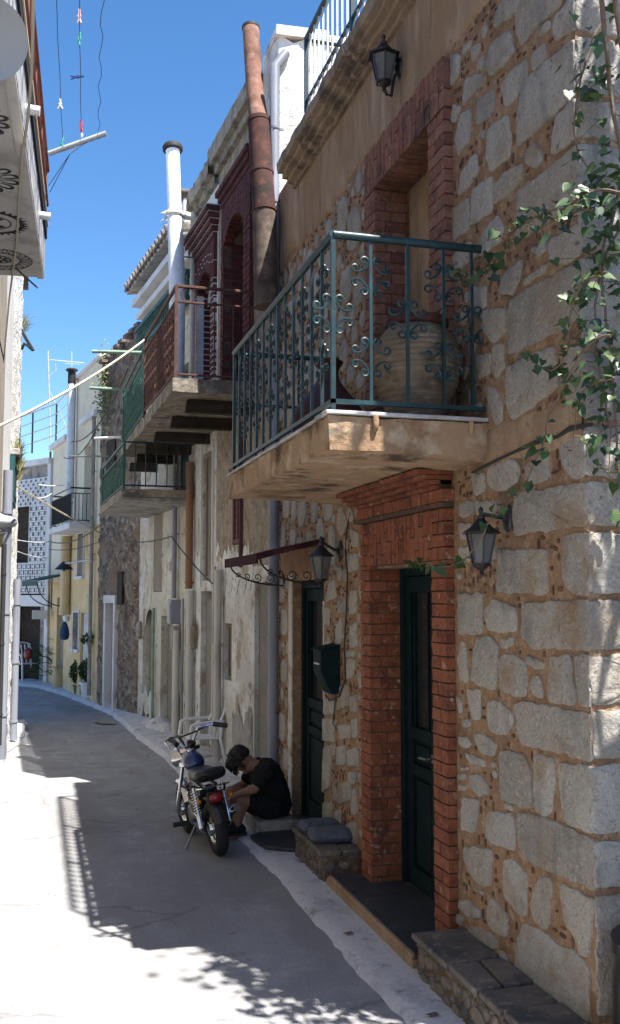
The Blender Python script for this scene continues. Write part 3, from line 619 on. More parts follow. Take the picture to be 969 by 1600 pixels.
for i in range(nb+1):
    y = RY0+(RY1-RY0)*i/nb; post = i in (0, nb)
    mb = MB(); h = .011 if post else .008
    mb.box(RX-h, RX+h, y-h, y+h, 2.89 if i % 4 == 0 or post else RZ0, RZ1-.01); mb.build('baluster', RAILG, bal)
    if 0 < i < nb:
        for z in ((3.62, 3.2) if i % 2 else (3.41,)):
            mb = MB(); scroll(mb, (RX, y, z), (0, 1, 0), (0, 0, 1)); mb.build('scroll', RAILG, bal)
for i in range(1, 5):
    x = RX+(XW-RX)*i/5; mb = MB(); mb.box(x-.008, x+.008, RY1-.008, RY1+.008, RZ0, RZ1-.01); mb.build('baluster', RAILG, bal)
# ---- roof terrace railing, set on the parapet
rt = thing('roof_railing', 'blue grey bar railing along the edge of the stone house roof terrace', 'railing', (2.05, 6, 5.95))
ry0, ry1, rx = 3.8, 7.47, 2.05
mb = MB(); mb.tube([(rx, ry0, 6.57), (rx, ry1, 6.57)], .024, 8); mb.tube([(rx, ry1, 6.565), (2.9, ry1, 6.565)], .02, 8); mb.build('top_rail', RAILG, rt)
mb = MB(); mb.box(rx-.012, rx+.012, ry0, ry1, 6.02, 6.035); mb.build('bottom_rail', RAILG, rt)
n = 30
for i in range(n+1):
    y = ry0+(ry1-ry0)*i/n; h = .016 if i % 10 == 0 else .0075
    mb = MB(); mb.box(rx-h, rx+h, y-h, y+h, 5.94, 6.56); mb.build('post' if i % 10 == 0 else 'bar', STEEL if i % 10 else RAILG, rt)
# ---- door steps and stone benches
t = thing('door_step', 'dark slate step with an ochre riser before the large brick doorway', 'step', (2.05, 5.8, 0))
mb = MB(); mb.box(1.985, 2.47, 5.03, 6.56, .082, .106); mb.build('tread', SLATE, t, bevel=.004)
mb = MB(); mb.box(1.96, 2.47, 5.025, 6.62, -.01, .08); mb.box(1.958, 1.983, 5.03, 6.56, .0805, .108); mb.build('riser', RENDER, t, bevel=.006)
t = thing('door_step', 'small dark slate step spilling over the kerb below the second green door', 'step', (2.0, 7.9, 0))
mb = MB(); mb.prism([(1.76, 7.62, .036), (1.72, 7.98, .036), (1.80, 8.06, .036), (2.3, 8.06, .036), (2.3, 7.5, .036), (1.95, 7.47, .036)], (0, 0, .03)); mb.build('tread', SLATE, t, bevel=.004)
mb = MB(); mb.box(2.0, 2.42, 7.52, 8.62, .03, .062); mb.build('sill', SLATE, t)
def bench(label, x0, x1, y0, y1, ztop, seed):
    t = thing('stone_bench', label, 'bench', ((x0+x1)/2, (y0+y1)/2, 0)); q = random.Random(seed)
    mb = MB(); mb.box(x0+.012, x1, y0+.012, y1-.012, -.02, ztop-.03); mb.build('core', BENCHM, t, bevel=.01)
    mb = MB(); y = y0
    while y < y1-.05:      # flat capping slabs
        w = min(q.uniform(.22, .45), y1-y); 
        if y1-y-w < .12: w = y1-y
        lp = [(x0-.012+q.uniform(-.012, .012), y+.006, ztop-.035), (x1-.002, y+.006+q.uniform(0, .02), ztop-.035), (x1-.002, y+w-.006, ztop-.035), (x0-.012+q.uniform(-.012, .012), y+w-.006, ztop-.035)]
        if q.random() < .5:
            k = q.uniform(.4, .6); xm = x0+(x1-x0)*k; mb.prism([lp[0], (xm-.005, y+.01, ztop-.035), (xm+.02, y+w-.008, ztop-.035), lp[3]], (0, 0, .035+q.uniform(-.006, .004))); mb.prism([(xm+.006, y+.01, ztop-.035), lp[1], lp[2], (xm+.032, y+w-.008, ztop-.035)], (0, 0, .035+q.uniform(-.006, .004)))
        else: mb.prism(lp, (0, 0, .036+q.uniform(-.006, .004)))
        y += w
    mb.build('capstones', BENCHS, t, bevel=.008)
    mb = MB(); got = []
    for it in range(2400):
        k_ = 1.5 if it < 500 else (.9 if it < 1300 else .5)
        y, z, w, h = q.uniform(y0+.04, y1-.04), q.uniform(.02, ztop-.05), q.uniform(.03, .075)*k_, q.uniform(.022, .042)*k_
        if z+h > ztop-.03 or y-w < y0 or y+w > y1 or any((y-c[0])**2+((z-c[1])*1.55)**2 < (max(w, h)*.74+c[2])**2 for c in got): continue
        got.append((y, z, max(w, h)*.74)); n = q.randint(4, 7)
        lp = [[y+w*math.cos(2*math.pi*i/n)*q.uniform(.8, 1.1), z+h*math.sin(2*math.pi*i/n)*q.uniform(.8, 1.1)] for i in range(n)]
        stone(mb, lp, lambda a_, b_, o: Vector((x0+.012-o, a_, b_)), .012, q)
    for k in range(2):
        z = .03+.1*k
        for xx in (x0+.06, x0+.17):
            n = 6; lp = [[xx+.045*math.cos(2*math.pi*i/n), z+.035*math.sin(2*math.pi*i/n)] for i in range(n)]; stone(mb, lp, lambda a_, b_, o: Vector((a_, y0+.012-o, b_)), .012, q); stone(mb, lp, lambda a_, b_, o: Vector((a_, y1-.012+o, b_)), .012, q)
    mb.build('facing_stones', BENCHS, t)
bench('low fieldstone bench at the near foot of the stone wall, capped with bare slabs', 1.955, 2.235, 3.6, 4.98, .245, 5)
bench('low fieldstone bench carrying two cushions between the two doors', 1.945, 2.235, 6.66, 7.44, .235, 9)
def cushion(c, ax, lx, ly, h, label):
    mb = MB(); n = 16; vs = []; q = random.Random(int(c[1]*100)); K = n+1
    for sgn in (1, -1):
        for i in range(K):
            for j in range(K):
                u, v = i/n*2-1, j/n*2-1; k = (1-abs(u)**6)*(1-abs(v)**6); k = max(k, 0)**.42
                vs.append((u*lx*(1-.03*v*v), v*ly*(1-.04*u*u), sgn*h*k*(1 if sgn > 0 else .75)+(.003*math.sin(u*9+v*4)+q.uniform(-.0015, .0015))*k))
    fs = [(a_*K*K+i*K+j, a_*K*K+i*K+j+1, a_*K*K+(i+1)*K+j+1, a_*K*K+(i+1)*K+j) for a_ in (0, 1) for i in range(n) for j in range(n)]
    mb.add(vs, fs, smooth=True)
    o = mb.build('cushion', CUSH, xf=Matrix.Translation(Vector(c)) @ Matrix.Rotation(ax, 4, 'Z')); return tag(o, label, 'cushion', 'cushions on the stone bench')
cushion((2.09, 7.25, .272), rad(4), .155, .105, .05, 'blue grey cushion on the stone bench, the far one next to the second door')
cushion((2.09, 6.965, .274), rad(-5), .16, .115, .052, 'blue grey cushion on the stone bench, the near one beside the brick doorway')
# ================================================================== fittings on the stone house
def lantern(label, axis, plate, zc, sc=1.0, hanging=False):
    """six-sided wall lantern: axis (x, y) of the body, plate point on the wall, zc height of the middle of the glass"""
    x, y = axis; t = thing('wall_lantern', label, 'lantern', (plate[0], plate[1], plate[2]), 'black iron lanterns on the stone house')
    rb_, rt_, h = .042*sc, .074*sc, .15*sc; z0, z1 = zc-h/2, zc+h/2
    hx = lambda r, z, k: (x+r*math.cos(math.pi/3*k+.3), y+r*math.sin(math.pi/3*k+.3), z)
    mb = MB(); mb.prism([hx(rt_*1.32, z1, k) for k in range(6)], (0, 0, .006*sc))
    mb.add([hx(rt_*1.3, z1+.006*sc, k) for k in range(6)]+[hx(rt_*.72, z1+.035*sc, k) for k in range(6)]+[hx(rt_*.25, z1+.075*sc, k) for k in range(6)], [(j*6+k, j*6+(k+1) % 6, j*6+6+(k+1) % 6, j*6+6+k) for j in (0, 1) for k in range(6)]+[tuple(range(12, 18))])
    mb.lathe([(.018*sc, 0), (.022*sc, .012*sc), (.010*sc, .02*sc), (.008*sc, .03*sc), (.014*sc, .042*sc), (.012*sc, .05*sc), (.002, .062*sc)], (x, y, z1+.072*sc), 10)
    mb.build('cap', BLACKI, t)
    mb = MB()
    for k in range(6): mb.tube([hx(rb_, z0, k), hx(rt_, z1, k)], .0055*sc, 5)
    mb.prism([hx(rb_*1.15, z0-.008*sc, k) for k in range(6)], (0, 0, .012*sc)); mb.lathe([(rb_*.9, 0), (rb_*.5, -.018*sc), (.008*sc, -.026*sc), (.013*sc, -.04*sc), (.002, -.055*sc)], (x, y, z0-.006*sc), 10)
    mb.build('cage', BLACKI, t)
    mb = MB()
    for k in range(6): mb.quad(hx(rb_*.93, z0+.002, k), hx(rb_*.93, z0+.002, k+1), hx(rt_*.93, z1-.002, k+1), hx(rt_*.93, z1-.002, k))
    mb.build('glass', LGLASS, t)
    mb = MB(); px_, py_, pz_ = plate
    mb.lathe([(.03*sc, 0), (.045*sc, .001), (.04*sc, .014*sc), (.015*sc, .022*sc), (.01*sc, .03*sc)], (px_, py_, pz_), 14, axis=(-1, 0, 0))
    vs = mb.v; 
    for i, p in enumerate(vs): p.z = pz_+(p.z-pz_)*1.55
    if hanging: P = [(px_-.01, py_, pz_), (px_-.05, py_, pz_+.004), (x, y, z1+.10*sc), (x, y, z1+.07*sc)]
    else: P = [(px_-.01, py_, pz_-.01), (px_-.04, py_, pz_-.055*sc), (x+(px_-x)*.45, py_, z0-.075*sc), (x+(px_-x)*.15, y, z0-.07*sc), (x, y, z0-.03*sc)]
    mb.tube(P, .0095*sc, 8); mb.build('bracket', BLACKI, t)
p = onX(629, 108, XW); q = onX(604, 100, XW-.13); lantern('black lantern standing on a curved arm high on the ochre render above the balcony', (q.x, p.y, ), (XW-.018, p.y, p.z), onX(604, 102, XW-.13).z, 1.15)
p = onX(795, 810, XW); lantern('black lantern hanging from a wall arm right of the brick doorway, beside big corner stones', (XW-.15, p.y), (XW-.004, p.y, p.z), onX(762, 857, XW-.15).z, 1.0, True)
p = onX(533, 860, XW); lantern('black lantern hanging between the small awning and the brick doorway', (XW-.16, p.y), (XW-.004, p.y, p.z), onX(507, 887, XW-.16).z, 1.15, True)
# letter box
p = onX(532, 1045, XW); t = thing('letter_box', 'dark green metal letter box on the stone wall beside the second door', 'letter box', (XW, p.y+.12, 1.3))
y0, y1 = p.y, p.y+.21; zt, zm, zb_ = onX(515, 1010, XW-.1).z, onX(492, 1048, XW-.16).z, onX(510, 1083, XW-.08).z
mb = MB(); mb.prism([(XW-.004, y0, zb_), (XW-.07, y0, zb_), (XW-.155, y0, zm), (XW-.155, y0, zt-.03), (XW-.004, y0, zt)], (0, y1-y0, 0)); bx = mb.build('box', DOORG, t, bevel=.004)
mb = MB(); mb.hexa([(XW-.17, y0-.012, zt-.034), (XW-.003, y0-.012, zt+.003), (XW-.003, y1+.012, zt+.003), (XW-.17, y1+.012, zt-.034), (XW-.17, y0-.012, zt-.026), (XW-.003, y0-.012, zt+.012), (XW-.003, y1+.012, zt+.012), (XW-.17, y1+.012, zt-.026)]); mb.build('lid', DOORG, t)
mb = MB(); mb.box(XW-.158, XW-.1555, y0+.03, y1-.03, zm+.05, zm+.065); mb.build('slot', DGLASS, t)
mb = MB(); mb.tube([onX(548, 800, XW-.01), onX(541, 830, XW-.01), onX(540, 860, XW-.012), onX(543, 900, XW-.02), onX(541, 960, XW-.025), onX(538, 1010, XW-.02), onX(540, 1060, XW-.02), onX(530, 1088, XW-.02), onX(515, 1095, XW-.02), onX(509, 1086, XW-.03)], .006, 6)
tag(mb.build('cable', WIRE), 'black cable running down the stones between the brick doorway and the letter box', 'cable')
mb = MB(); mb.tube([onX(524, 1088, XW-.02), onX(523, 1110, XW-.02), onX(520, 1130, XW-.02), onX(526, 1140, XW-.02)], .004, 6)
tag(mb.build('cable', WIRE), 'short loose end of wire hanging under the letter box', 'cable')
mb = MB(); mb.tube([onX(x, y, XW-.012) for x, y in ((738, 738), (770, 722), (800, 708), (835, 692), (872, 682), (890, 670), (925, 663))], [.006, .009, .008, .012, .009, .013, .008], 6)
tag(mb.build('cable', WIRE), 'sagging dark cable across the smooth band right of the balcony', 'cable')
# awning over the second door
t = thing('door_awning', 'small maroon sheet awning on scrolled iron brackets over the second door', 'awning', (XW, 8.35, 2.4))
ya, yb, xo, zi, zo = 7.62, 8.95, XW-.55, 2.445, 2.31
mb = MB(); mb.hexa([(xo, ya, zo), (XW, ya, zi), (XW, yb, zi), (xo, yb, zo), (xo, ya, zo+.012), (XW, ya, zi+.012), (XW, yb, zi+.012), (xo, yb, zo+.012)]); mb.box(xo-.012, xo+.004, ya-.012, yb+.01, zo-.06, zo+.02)
mb.hexa([(xo, ya-.012, zo-.03), (XW, ya-.012, zi-.02), (XW, ya+.006, zi-.02), (xo, ya+.006, zo-.03), (xo, ya-.012, zo+.018), (XW, ya-.012, zi+.018), (XW, ya+.006, zi+.018), (xo, ya+.006, zo+.018)]); mb.build('sheet', AWNM, t)
mb = MB(); mb.box(XW-.03, XW-.002, 7.66, 8.95, 2.19, 2.40); mb.build('board', AWNB, t)
for y in (ya+.03, yb-.03):
    mb = MB(); mb.tube([(XW-.01, y, 2.06), (XW-.01, y, zi-.01)], .009, 6)
    mb.tube([(XW-.012, y, 2.07)]+[(XW-.02-(.50)*math.sin(math.pi/2*k/10), y, zo-.02-(.20)*math.cos(math.pi/2*k/10)) for k in range(11)], .008, 6)
    for c, r_ in ((.12, .052), (.24, .046), (.34, .034), (.42, .024)):
        cz = zo-.02-.20*math.cos(math.asin(min(1, c/.56)))+r_+.008
        mb.tube([(XW-.02-c+r_*(1-.045*k)*math.cos(.5*k+3.6), y, cz+r_*(1-.045*k)*math.sin(.5*k+3.6)) for k in range(18)], .005, 5)
    mb.build('bracket', BLACKI, t)
# downpipe at the end of the stone house
t = thing('downpipe', 'tall grey downpipe between the stone house and the peeling house', 'downpipe', (2.175, 9.12, .05))
mb = MB(); mb.tube([(2.18, 9.12, .06), (2.18, 9.12, 7.25), (2.30, 9.16, 7.42)], .049, 14); mb.build('pipe', PIPEG, t)
for z in (.9, 1.6, 3.1, 4.6, 5.85, 6.6): mb = MB(); mb.lathe([(.049, -.012), (.056, -.012), (.056, .012), (.049, .012)], (2.18, 9.12, z), 14); mb.box(2.18, 2.27, 9.11, 9.13, z-.01, z+.01); mb.build('clip', PIPEG if z > 1.5 else STEELD, t)
# jars on the balcony
def jar(name, label, c, prof, m, ribs=0, seg=40):
    mb = MB(); P = []
    if ribs:
        for i in range(len(prof)-1):
            (ra, za), (rb_, zb_) = prof[i], prof[i+1]; n = max(1, int((zb_-za)/.0075))
            for k in range(n): u = k/n; z = za+(zb_-za)*u; P.append((ra+(rb_-ra)*u+(.0042*math.sin(z*2*math.pi/.031) if .1 < z < .48 else 0), z))
        P.append(prof[-1])
    else: P = prof
    mb.lathe(P, c, seg); return mb.build(name, m)
def smoothp(pr, n=5):
    out = []
    for i in range(len(pr)-1):
        p0, p1, p2, p3 = pr[max(i-1, 0)], pr[i], pr[i+1], pr[min(i+2, len(pr)-1)]
        for k in range(n):
            t = k/n; out.append(tuple(.5*((2*p1[j])+(-p0[j]+p2[j])*t+(2*p0[j]-5*p1[j]+4*p2[j]-p3[j])*t*t+(-p0[j]+3*p1[j]-3*p2[j]+p3[j])*t**3) for j in (0, 1)))
    return out+[pr[-1]]
j1 = jar('clay_jar', '', (1.965, 4.90, 2.923), smoothp([(.13, 0), (.165, .06), (.215, .18), (.237, .30), (.228, .40), (.19, .48), (.155, .52)]), TERR, 1)
tag(j1, 'big ribbed clay storage jar behind the balcony railing, beside the wall', 'jar')
mb = MB(); mb.lathe([(.150, .52), (.172, .53), (.178, .55), (.172, .568), (.15, .572), (.135, .56), (.13, .45)], (1.965, 4.90, 2.923), 40)
rim = MB(); rim = mb.build('rim', TERD, j1)
j2 = jar('clay_jar', '', (1.87, 6.25, 2.887), smoothp([(.15, 0), (.22, .10), (.255, .24), (.22, .36), (.12, .49), (.075, .56), (.07, .62), (.095, .665), (.10, .68), (.085, .684)]), TERD)
tag(j2, 'dark narrow-necked clay jar at the far part of the balcony floor', 'jar')
# garden wall beyond the corner, whose shadow falls on the foot of the gable
mb = MB(); mb.box(2.67, 7.5, 2.55, 2.85, -.05, 3.1); mb.box(2.65, 7.5, 2.52, 2.88, 3.1, 3.18); tag(mb.build('garden_wall', ROUGHW, bevel=.02), 'whitewashed garden wall beyond the corner of the stone house', 'wall')
mb = MB(); mb.lathe([(.24, 0), (.27, .05), (.30, .25), (.30, .52), (.28, .63), (.30, .64), (.30, .68), (.26, .68), (.25, .6)], (2.445, 3.34, 0), 28); tag(mb.build('barrel', BLKP), 'black round barrel in the shade at the foot of the gable corner', 'barrel')
# ---- climbing vine
rv = random.Random(31)
vine = thing('climbing_vine', 'leafy climbing vine trailing over the corner of the stone house', 'vine', (2.6, 3.5, 0))
sm = MB(); lm = MB()
def leaf(c, size, up=None):
    n = Vector((rv.uniform(-.9, .3), rv.uniform(-1.1, .2), rv.uniform(.1, 1.2))).normalized(); a = n.orthogonal().normalized()
    a = Matrix.Rotation(rv.uniform(0, 6.28), 3, n) @ a
    d = Vector((rv.uniform(-.5, .5), rv.uniform(-.5, .5), -1)); a = (a*.5+(d-n*d.dot(n))).normalized(); b = n.cross(a); c = Vector(c)
    q = lambda u, v, w: c+a*(u*size)+b*(v*size)+n*(w*size)
    # heart-shaped blade folded a little along the midrib
    lm.add([q(-.02, 0, 0), q(-.14, .26, .07), q(.05, .46, .12), q(.38, .40, .06), q(.72, .17, 0), q(1.0, 0, -.10), q(.72, -.17, 0), q(.38, -.40, .06), q(.05, -.46, .12), q(-.14, -.26, .07), q(.36, 0, -.03), q(.7, 0, -.06)],
           [(0, 1, 2, 10), (10, 2, 3), (10, 3, 4, 11), (11, 4, 5), (11, 5, 6), (10, 11, 6, 7), (10, 7, 8), (0, 10, 8, 9)], smooth=False, raw=True)
def strand(pts, r, leaves, size, spread=.03, minsz=.5):
    P = []; pts = [Vector(p) for p in pts]
    for i in range(len(pts)-1):
        p0, p1, p2, p3 = pts[max(i-1, 0)], pts[i], pts[i+1], pts[min(i+2, len(pts)-1)]
        for k in range(4):
            t = k/4; P.append(.5*((2*p1)+(p2-p0)*t+(2*p0-5*p1+4*p2-p3)*t*t+(3*p1-p0-3*p2+p3)*t**3)+Vector((rv.uniform(-1, 1), rv.uniform(-1, 1), rv.uniform(-1, 1)))*.004)
    P.append(pts[-1]); n = len(P)
    sm.tube(P, [r*(1-.6*i/n) for i in range(n)], 6)
    for _ in range(leaves):
        i = rv.randrange(1, n); p = P[i]; o = Vector((rv.gauss(0, 1), rv.gauss(0, 1), rv.gauss(0, 1)))*spread
        leaf(p+o, size*rv.uniform(minsz, 1.1))
        if rv.random() < .4: sm.tube([p, p+o*.9], .0018, 3)
G = lambda pts, Y: [onY(x, y, Y) for x, y in pts]
W = lambda pts, X: [onX(x, y, X) for x, y in pts]
strand(G([(938, -60), (945, 60), (955, 150), (972, 260), (985, 400), (990, 700)], 3.48), .013, 22, .065, .08)
strand(G([(955, -60), (965, 40), (975, 120), (990, 300)], 3.44), .012, 14, .065, .07)
strand(G([(942, 28), (928, 60), (912, 110), (903, 150), (897, 200), (905, 240), (925, 270), (950, 290)], 3.58), .006, 26, .05, .035)
strand(G([(985, 200), (960, 330), (940, 400), (945, 480), (955, 560), (962, 680), (970, 780), (985, 840)], 3.55), .009, 44, .055, .06)
strand(G([(990, 330), (955, 380), (935, 440), (930, 520), (940, 600), (955, 680), (950, 740)], 3.56), .007, 40, .052, .05)
strand(W([(975, 300), (930, 298), (905, 310), (880, 325), (850, 333), (830, 345), (803, 358), (775, 398), (750, 425), (722, 436), (692, 428)], 2.06), .006, 84, .058, .026, .4)
strand(W([(930, 330), (905, 330), (880, 345), (865, 360)], 2.05), .005, 12, .06, .02)
strand(W([(950, 425), (915, 440), (897, 470), (890, 505), (893, 530), (880, 560), (862, 580), (832, 566)], 2.08), .006, 46, .056, .026)
strand(W([(955, 525), (930, 530), (905, 560), (885, 595), (870, 625), (857, 650), (850, 690), (835, 722), (815, 768), (795, 785), (780, 802), (765, 815)], 2.08), .0055, 26, .05, .022)
strand(W([(960, 590), (930, 600), (905, 620), (897, 680), (893, 725)], 2.12), .004, 14, .05, .02)
strand(W([(765, 815), (745, 850), (732, 868), (715, 880), (690, 886), (655, 880), (633, 878)], 1.98), .004, 8, .05, .012)
for x, y, s in ((645, 878, .065), (665, 880, .07), (686, 884, .075), (712, 876, .07), (722, 888, .05), (655, 872, .04), (632, 876, .035), (835, 697, .06), (838, 703, .07), (800, 765, .05), (770, 790, .05), (793, 770, .035)): leaf(onX(x, y, 1.98 if x < 730 else 2.08), s)
for cx, cy, n, r_, s in ((930, 118, 26, .06, .06), (948, 118, 18, .05, .06), (950, 250, 30, .08, .055), (940, 345, 34, .08, .055), (955, 300, 36, .09, .055), (918, 305, 18, .05, .05), (938, 400, 24, .06, .055), (930, 475, 20, .05, .05), (940, 590, 34, .06, .055), (960, 545, 26, .06, .055), (955, 690, 20, .05, .05), (966, 620, 20, .05, .055), (966, 420, 20, .07, .055)):
    for _ in range(int(n*.6)): c = onY(cx, cy, 3.52); leaf(c+Vector((rv.gauss(0, r_), rv.gauss(0, .05), rv.gauss(0, r_))), s*rv.uniform(.6, 1.15))
# the mass of the vine beyond the edge of the picture and over the roof corner
for k in range(7):
    x = 2.8+.22*k; P = [(x+rv.uniform(-.1, .1), 3.45+rv.uniform(-.1, .1), .02+1.0*i) for i in range(7)]; strand(P, .014, 34, .07, .13)
for k in range(6):
    x0 = 2.8+rv.uniform(-.05, .75); P = [(x0, 3.45, 5.2+.1*k), (x0-.1+rv.uniform(-.2, .3), 3.3, 5.8), (x0-.0+rv.uniform(-.2, .35), 3.15+rv.uniform(-.3, .2), 6.3+rv.uniform(-.1, .4)), (x0-.02+rv.uniform(-.22, .4), 3.0+rv.uniform(-.5, .3), 6.5+rv.uniform(-.3, .4))]; strand(P, .008, 40, .075, .09)
for _ in range(420):      # the dense crown off to the right, which shades most of the gable corner
    c = Vector((2.92+rv.gauss(0, .2), 2.75+rv.gauss(0, .2), 5.55+rv.gauss(0, .5))); 
    if c.x > 2.35: leaf(c, rv.uniform(.06, .11))
for k in range(6): P = [(3.1+rv.uniform(-.2, .3), 3.4, .0+1.2*i) if i < 3 else (2.95+rv.uniform(-.3, .3), 3.0-.1*i+rv.uniform(-.1, .1), 1.2*i) for i in range(5)]; strand(P, .02, 20, .08, .15)
sm.build('stem', STEM, vine); lm.build('foliage', LEAF, vine)
# ================================================================== the row of older houses beyond
def rough_face(mb, place, u0, u1, z0, z1, du=.12, j=.025, top=0.0, seed=1):
    """a lumpy masonry face: grid in (u, z) with uneven depth and a ragged top"""
    q = random.Random(seed); n, m = max(2, int((u1-u0)/du)), max(2, int((z1-z0)/du)); vs = []
    for i in range(n+1):
        for k in range(m+1):
            jj = 0 if i in (0, n) else j
            z = z0+(z1-z0)*k/m+(q.uniform(-top, top*.2) if k == m else 0)
            vs.append(place(u0+(u1-u0)*i/n+(q.uniform(-du, du)*.2 if 0 < i < n else 0), q.uniform(0, jj), z+(q.uniform(-du, du)*.2 if 0 < k < m else 0)))
    mb.add(vs, [(i*(m+1)+k, i*(m+1)+k+1, (i+1)*(m+1)+k+1, (i+1)*(m+1)+k) for i in range(n) for k in range(m)], smooth=True, raw=True)
def ragged(mb, s0, s1, z, h, o=.006, seed=1):
    q = random.Random(seed); n = max(4, int((s1-s0)/.06)); vs = []
    for i in range(n+1):
        s = s0+(s1-s0)*i/n; a = h*(.35+.5*abs(math.sin(i*.7+seed))+q.uniform(-.3, .3)); b = h*(.35+.5*abs(math.sin(i*.43+2*seed))+q.uniform(-.3, .3))
        vs += [(s, o, z-a), (s, o, z+b)]
    mb.add(vs, [(2*i, 2*i+1, 2*i+3, 2*i+2) for i in range(n)])
def pane(parent, fr, s0, s1, z0, z1, o, m, name='shutter', slats=0, frame=.05):
    mb = MB(fr); f = frame
    mb.box(s0, s0+f, o, o+.03, z0, z1); mb.box(s1-f, s1, o, o+.03, z0, z1); mb.box(s0+f, s1-f, o, o+.03, z0, z0+f); mb.box(s0+f, s1-f, o, o+.03, z1-f, z1); mb.box((s0+s1)/2-f*.4, (s0+s1)/2+f*.4, o, o+.03, z0+f, z1-f)
    mb.box(s0+f, s1-f, o, o+.01, z0+f, z1-f)
    for k in range(slats):
        z = z0+f+(z1-z0-2*f)*(k+.5)/slats; mb.box(s0+f, s1-f, o+.01, o+.02, z-.008, z+.008)
    return mb.build(name, m, parent)
def vpipe(label, fr, x, ytop, ybot, o, r, m, group=None, bits=(), name='downpipe'):
    s, zt = fr.at(x, ytop, o); zb = fr.at(x, ybot, o)[1] if ybot else .05
    mb = MB(fr); mb.tube([(s, o, zb), (s, o, zt)], r, 10)
    for f in bits: z = zb+(zt-zb)*f; mb.lathe([(r, -.012), (r*1.2, -.012), (r*1.2, .012), (r, .012)], (s, o, z), 10); mb.box(s-.01, s+.01, -.02, o, z-.008, z+.008)
    return tag(mb.build(name, m), label, 'pipe', group)
# ---- house 2: the peeling house next to the stone house
h2 = thing('peeling_house', 'tall narrow house with peeling limewash, directly beyond the tall grey downpipe', 'house', F2.P(1.25, 0, 0))
Z2 = 7.42
opsL = [(.06, .80, .12, 2.13, .05, 2), (1.72, 2.05, 1.04, 1.68, .08, 3)]; opsM = [(1.29, 1.70, 2.56, 3.38, .06, 3)]; opsU = [(1.12, 2.08, 4.16, 6.36, .30, 3)]
mb = MB(F2); wall(mb, 0, 2.50, -.05, 2.3, opsL, 0, 0, deep=False); wall(mb, 0, 2.50, 2.3, 4.1, opsM, 1, 1, deep=False); wall(mb, 0, 2.50, 4.1, Z2, opsU, 1, 1, deep=False)
mb.mi = 1
for a, b, c, d in [((2.5, 0, -.05), (2.5, 0, Z2), (2.5, -6, Z2), (2.5, -6, -.05)), ((0, -6, -.05), (2.5, -6, -.05), (2.5, -6, Z2), (0, -6, Z2)), ((0, 0, Z2), (2.5, 0, Z2), (2.5, -6, Z2), (0, -6, Z2)), ((.02, 0, -.05), (.02, -6, -.05), (.02, -6, Z2), (.02, 0, Z2))]: mb.quad(a, b, c, d)
mb.mi = 0; ragged(mb, .85, 2.48, 2.3, .30, .006, 3)
mb.mi = 4; ragged(mb, .85, 1.65, .55, .28, .008, 5)
mb.build('wall', [PEEL, ROUGHP, GREYP, WOODD, GREYST], h2)
mb = MB(); rough_face(mb, lambda u, d, z: Vector((2.235+u, 9.2-d-.004, z)), 0, 4.2, 5.9, 7.62, .14, .05, .12, 4)
rough_face(mb, lambda u, d, z: F2.P(u, .004+d, z), 0, .55, 6.9, 7.62, .12, .05, .1, 6)
mb.prism([(2.2, 9.14, 7.60), (2.2, 9.75, 7.58), (2.75, 9.75, 7.62), (2.75, 9.14, 7.62)], (0, 0, .10)); mb.prism([(2.76, 9.15, 7.55), (2.76, 9.7, 7.55), (6.4, 9.7, 7.55), (6.4, 9.15, 7.55)], (0, 0, .13)); mb.build('gable_masonry', ROUGHW, h2)
mb = MB(F2); q = random.Random(9); n = 24; vs = []; pr = [(0, 7.20), (.06, 7.205), (.07, 7.29), (.135, 7.30), (.14, 7.50), (-.4, 7.54)]
for i in range(n+1):
    s = .56+1.98*i/n
    for o, z in pr: vs.append((s, o+q.uniform(-.006, .006), z+q.uniform(-.006, .006)))
k = len(pr); mb.add(vs, [(i*k+j, i*k+j+1, (i+1)*k+j+1, (i+1)*k+j) for i in range(n) for j in range(k-1)]); mb.build('cornice', CONC, h2)
